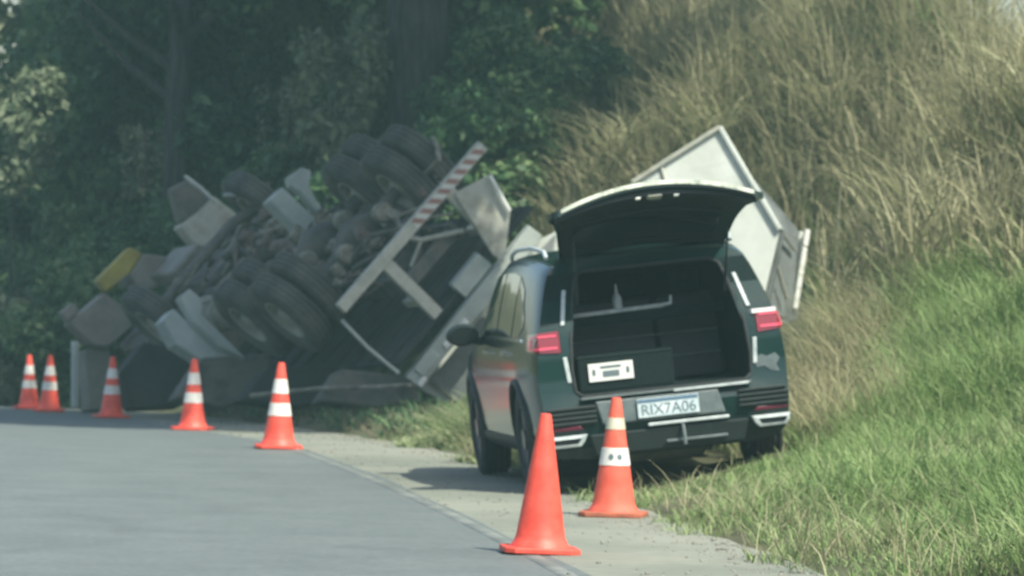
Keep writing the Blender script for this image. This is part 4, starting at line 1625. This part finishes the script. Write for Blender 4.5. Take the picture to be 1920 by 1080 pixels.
def field(name, mat, n, xr, yr, mask, hfun, wr, lean_r, curl_r, seed, label=None, clump=0.0, seg=4):
    rs = np.random.default_rng(seed)
    if clump:
        nc = n // 16
        cx = rs.uniform(*xr, nc)
        cy = rs.uniform(*yr, nc)
        idx = rs.integers(0, nc, n)
        x = cx[idx] + rs.normal(size=n) * clump
        y = cy[idx] + rs.normal(size=n) * clump
    else:
        x = rs.uniform(*xr, n)
        y = rs.uniform(*yr, n)
    keep = mask(x, y, rs)
    x, y = x[keep], y[keep]
    t = x - (XL(y) + SH)
    z = np.where(t > 0.12, ground(x, y), road_z(x, y)) - 0.03
    h = hfun(x, y, rs)
    n2 = len(x)
    v, f = blades(x, y, z, h, rs.uniform(*wr, n2), rs.uniform(*lean_r, n2), rs.uniform(*curl_r, n2), rs, seg)
    o = mesh_np(name, v, f, mat)
    tag(o, label, None, None, 'stuff')
    return o


MI = suv.matrix_world.inverted()


def in_suv(x, y, pad=0.0):
    """True under the SUV footprint."""
    m = np.array(MI)
    lx = m[0, 0] * x + m[0, 1] * y + m[0, 3]
    ly = m[1, 0] * x + m[1, 1] * y + m[1, 3]
    return (np.abs(lx) < 0.93 + pad) & (ly > -0.12 - pad) & (ly < 4.7 + pad)


def tt(x, y):
    return x - (XL(y) + SH)


def edge_noise(x, y, f=1.7):
    return 0.16 * np.sin(f * y) + 0.1 * np.sin(2.7 * f * y + 1) + 0.05 * np.sin(7.1 * f * y)


# lush green verge grass on the near right, up to about eye level on the bank
def hollow(x, y):
    return (x / y < 0.0655) & (y < 58) & (y > 40) & (tt(x, y) < 6.3)      # where the truck and its box lie


def gnoise(x, y):
    return 0.22 * np.sin(1.3 * x + 0.6 * y) + 0.15 * np.sin(2.9 * x - 1.7 * y)


def m_green(x, y, rs):
    t = tt(x, y)
    g = ground(x, y)
    return (t > 0.0 + edge_noise(x, y)) & (g < 1.35 + gnoise(x, y)) & ~in_suv(x, y, 0.05) & ~hollow(x, y) & (rs.random(len(x)) < (0.35 + 0.65 * sstep(0, 0.5, t)) * (1 - 0.3 * sstep(0.080, 0.070, x / y) * sstep(32.5, 35, y))) & ((t > 2.2) | (y < 40))


def low_front(x, y):
    """Grass stays short just behind the SUV."""
    return 1 - 0.38 * sstep(29.8, 31, y) * sstep(34.2, 33.4, y) * sstep(0.5, 0.8, x) * sstep(2.5, 2.15, x)


def h_green(x, y, rs):
    t = tt(x, y)
    base = 0.16 + 0.30 * sstep(0.1, 1.4, t) + 0.15 * sstep(2.0, 3.5, t)
    wave = 0.75 + 0.35 * np.sin(2.1 * x + 0.8 * y) * np.sin(1.4 * y - 0.7 * x)
    return base * wave * low_front(x, y) * rs.uniform(0.55, 1.25, len(x))


field('green_grass', G_GREEN, 210000, (-0.5, 7.0), (22.5, 50), m_green, h_green, (0.009, 0.020), (0.05, 0.5), (0.1, 0.75), 1, 'lush green grass on the verge beside the SUV', clump=0.10)


# straw and dead blades among the green
def m_straw(x, y, rs):
    t = tt(x, y)
    a = x / y
    p = 0.08 + 0.22 * sstep(0.9, 0.2, t) + 0.95 * sstep(0.078, 0.066, a) * sstep(32, 36, y)
    return (t > 0.05 + edge_noise(x, y)) & (t < 4.8) & (y < 46) & ~in_suv(x, y, 0.05) & ~hollow(x, y) & (rs.random(len(x)) < p) & ((t > 2.2) | (y < 40))


field('dry_straw_grass', G_BROWN, 16000, (-0.5, 6.5), (22.5, 44), m_straw, lambda x, y, rs: low_front(x, y) ** 1.5 * rs.uniform(0.15, 0.45, len(x)), (0.006, 0.012), (0.2, 0.9), (0.2, 0.9), 2, 'dead straw lying through the green verge grass', clump=0.12)
field('pale_grass', G_DRY, 38000, (-0.5, 6.5), (22.5, 44), m_straw, lambda x, y, rs: low_front(x, y) ** 1.5 * rs.uniform(0.2, 0.5, len(x)), (0.006, 0.013), (0.1, 0.7), (0.1, 0.9), 12, 'pale yellowish blades through the green verge grass', clump=0.09)


field('tan_grass', G_DRY, 15000, (1.4, 3.4), (34.0, 42), lambda x, y, rs: (tt(x, y) > 1.0) & (x / y < 0.080 + 0.004 * np.sin(2 * y)) & ~in_suv(x, y, 0.22) & ~hollow(x, y), lambda x, y, rs: rs.uniform(0.25, 0.75, len(x)), (0.008, 0.018), (0.1, 0.5), (0.1, 0.9), 21, 'tan grass standing close against the off side of the SUV', clump=0.11)

# tall dry grass on the bank
def m_dry(x, y, rs):
    t = tt(x, y)
    a = x / y
    return (ground(x, y) > 1.15 + gnoise(x, y)) & (t > 2.6) & ~hollow(x, y) & (a > 0.004 + 0.006 * np.sin(0.9 * y))


def h_dry(x, y, rs):
    t = tt(x, y)
    base = 1.15 + 0.85 * sstep(1.2, 2.6, ground(x, y))
    wave = 0.85 + 0.22 * np.sin(1.1 * x + 0.5 * y) * np.sin(0.9 * y) + 0.12 * np.sin(3.1 * x - y)
    return base * wave * rs.uniform(0.55, 1.2, len(x))


field('tall_dry_grass', G_DRY, 120000, (0.0, 13.0), (34, 78), m_dry, h_dry, (0.018, 0.055), (0.02, 0.28), (0.0, 0.6), 3, 'tall dry olive grass covering the roadside bank', clump=0.11, seg=5)
field('brown_grass', G_BROWN, 36000, (0.0, 13.0), (37, 78), m_dry, lambda x, y, rs: 0.85 * h_dry(x, y, rs), (0.008, 0.02), (0.05, 0.4), (0.05, 0.6), 4, 'brown dead stems within the dry grass of the bank', clump=0.25, seg=4)
field('tall_green_grass', G_GREEN, 30000, (0.0, 13.0), (37, 70), m_dry, lambda x, y, rs: 0.75 * h_dry(x, y, rs), (0.012, 0.03), (0.05, 0.4), (0.1, 0.8), 5, 'greener blades low within the dry grass of the bank', clump=0.3, seg=4)


# big arching tufts that catch the light
rs_ = np.random.default_rng(31)
tv, tf, off = [], [], 0
for k in range(90):
    x = rs_.uniform(0.5, 8.5)
    y = rs_.uniform(38, 66)
    if not m_dry(np.array([x]), np.array([y]), rs_)[0]:
        continue
    n = 70
    xs = x + rs_.normal(size=n) * 0.10
    ys = y + rs_.normal(size=n) * 0.10
    v, f = blades(xs, ys, ground(xs, ys) + rs_.uniform(0.3, 0.9), rs_.uniform(0.6, 1.5, n), rs_.uniform(0.022, 0.045, n), rs_.uniform(0.1, 0.7, n), rs_.uniform(0.5, 1.2, n), rs_, 6)
    tv.append(v)
    tf.append(f + off)
    off += len(v)
tag(mesh_np('grass_tufts', np.concatenate(tv), np.concatenate(tf), G_TUFT), 'arching pale grass tufts standing out of the dry bank', None, None, 'stuff')


# undergrowth around and behind the truck
def m_under(x, y, rs):
    t = tt(x, y)
    a = x / y
    return (t > 0.35 + edge_noise(x, y)) & (y > 63) & (a < 0.03)


field('shaded_undergrowth', L_MID, 26000, (-14, 3), (46, 84), m_under, lambda x, y, rs: rs.uniform(0.15, 0.5, len(x)), (0.012, 0.03), (0.1, 0.6), (0.2, 0.9), 6, 'shaded undergrowth round the overturned truck', clump=0.2)


field('dead_leaf_litter', G_BROWN, 16000, (-7, 3), (46, 66), lambda x, y, rs: (tt(x, y) > 0.3 + edge_noise(x, y)) & (tt(x, y) < 6), lambda x, y, rs: rs.uniform(0.08, 0.28, len(x)), (0.012, 0.03), (0.3, 1.1), (0.3, 0.9), 16, 'dead stalks and litter on the shaded soil round the truck', clump=0.25)
field('shade_plants', L_DARK, 9000, (-7, 3), (46, 66), lambda x, y, rs: (tt(x, y) > 0.3 + edge_noise(x, y)) & (tt(x, y) < 6), lambda x, y, rs: rs.uniform(0.1, 0.35, len(x)), (0.02, 0.05), (0.2, 0.9), (0.3, 0.9), 17, 'dark low plants on the shaded soil round the truck', clump=0.2)

# low leafy weeds between shoulder and truck
def m_weed(x, y, rs):
    t = tt(x, y)
    return (t > 0.02 + edge_noise(x, y)) & (t < 2.6) & (y > 37.5) & (y < 46.8) & ~in_suv(x, y, 0.05)


field('weeds', G_WEED, 70000, (-2.8, 1.6), (37.5, 50.5), m_weed, lambda x, y, rs: (0.12 + 0.24 * sstep(0, 0.7, tt(x, y))) * rs.uniform(0.6, 1.4, len(x)) * (0.7 + 0.5 * np.sin(1.5 * y + x)), (0.015, 0.035), (0.2, 0.9), (0.3, 0.9), 7, 'low yellow green weeds between the shoulder and the truck', clump=0.12)
field('far_verge_grass', G_GREEN, 30000, (-14, -3), (15, 60), lambda x, y, rs: (x < XL(y) - 7.8) & (x > XL(y) - 11), lambda x, y, rs: rs.uniform(0.2, 0.6, len(x)), (0.015, 0.03), (0.1, 0.6), (0.2, 0.9), 8, 'grass on the far side of the road', clump=0.2)

# grit on the shoulder and crumbs of soil along its edge
rs_ = np.random.default_rng(41)
n = 2200
gy_ = rs_.uniform(22.5, 60, n)
u_ = rs_.random(n)
go = np.where(u_ < 0.75, 1.22 - np.abs(rs_.normal(size=n)) * 0.22, rs_.uniform(-0.1, 1.2, n))
gx_ = XL(gy_) + go
keep = ~in_suv(gx_, gy_, -0.3)
gx_, gy_ = gx_[keep], gy_[keep]
n = len(gx_)
gz_ = road_z(gx_, gy_) + 0.004
oc = np.array([(1, 0, 0), (0, 1, 0), (-1, 0, 0), (0, -1, 0), (0, 0, 0.8), (0, 0, -0.3)], float)
sz = rs_.uniform(0.005, 0.016, n)[:, None, None] * rs_.uniform(0.6, 1.3, (n, 6, 1))
v = np.stack([gx_, gy_, gz_], 1)[:, None, :] + oc[None] * sz
ff = np.array([(0, 1, 4), (1, 2, 4), (2, 3, 4), (3, 0, 4), (1, 0, 5), (2, 1, 5), (3, 2, 5), (0, 3, 5)])
GRIT = mat_noise('grit', (0.10, 0.10, 0.08), (0.32, 0.31, 0.26), scale=3, rough=0.9, bump=0.0)
tag(mesh_np('gravel', v.reshape(-1, 3), (np.arange(n)[:, None, None] * 6 + ff[None]).reshape(-1, 3), GRIT), 'loose grit and soil crumbs on the shoulder', None, None, 'stuff')

# ------------------------------------------------------------------ haze
hz = MB()
hz.box(-60, 60, -20, 130, -3.0, 24)
hm = bpy.data.materials.new('pale_veil')
hm.use_nodes = True
hn = hm.node_tree
hn.nodes.clear()
pv = hn.nodes.new('ShaderNodeVolumePrincipled')
pv.inputs['Color'].default_value = (0.46, 0.76, 0.73, 1)
pv.inputs['Density'].default_value = 0.0018  # thin teal volume added to lift the darks, like a windscreen veil
pv.inputs['Anisotropy'].default_value = 0.2
ho = hn.nodes.new('ShaderNodeOutputMaterial')
hn.links.new(pv.outputs[0], ho.inputs['Volume'])
haze = hz.build('haze', hm)
haze['kind'] = 'stuff'
haze['label'] = 'thin pale haze added to lift the dark tones'
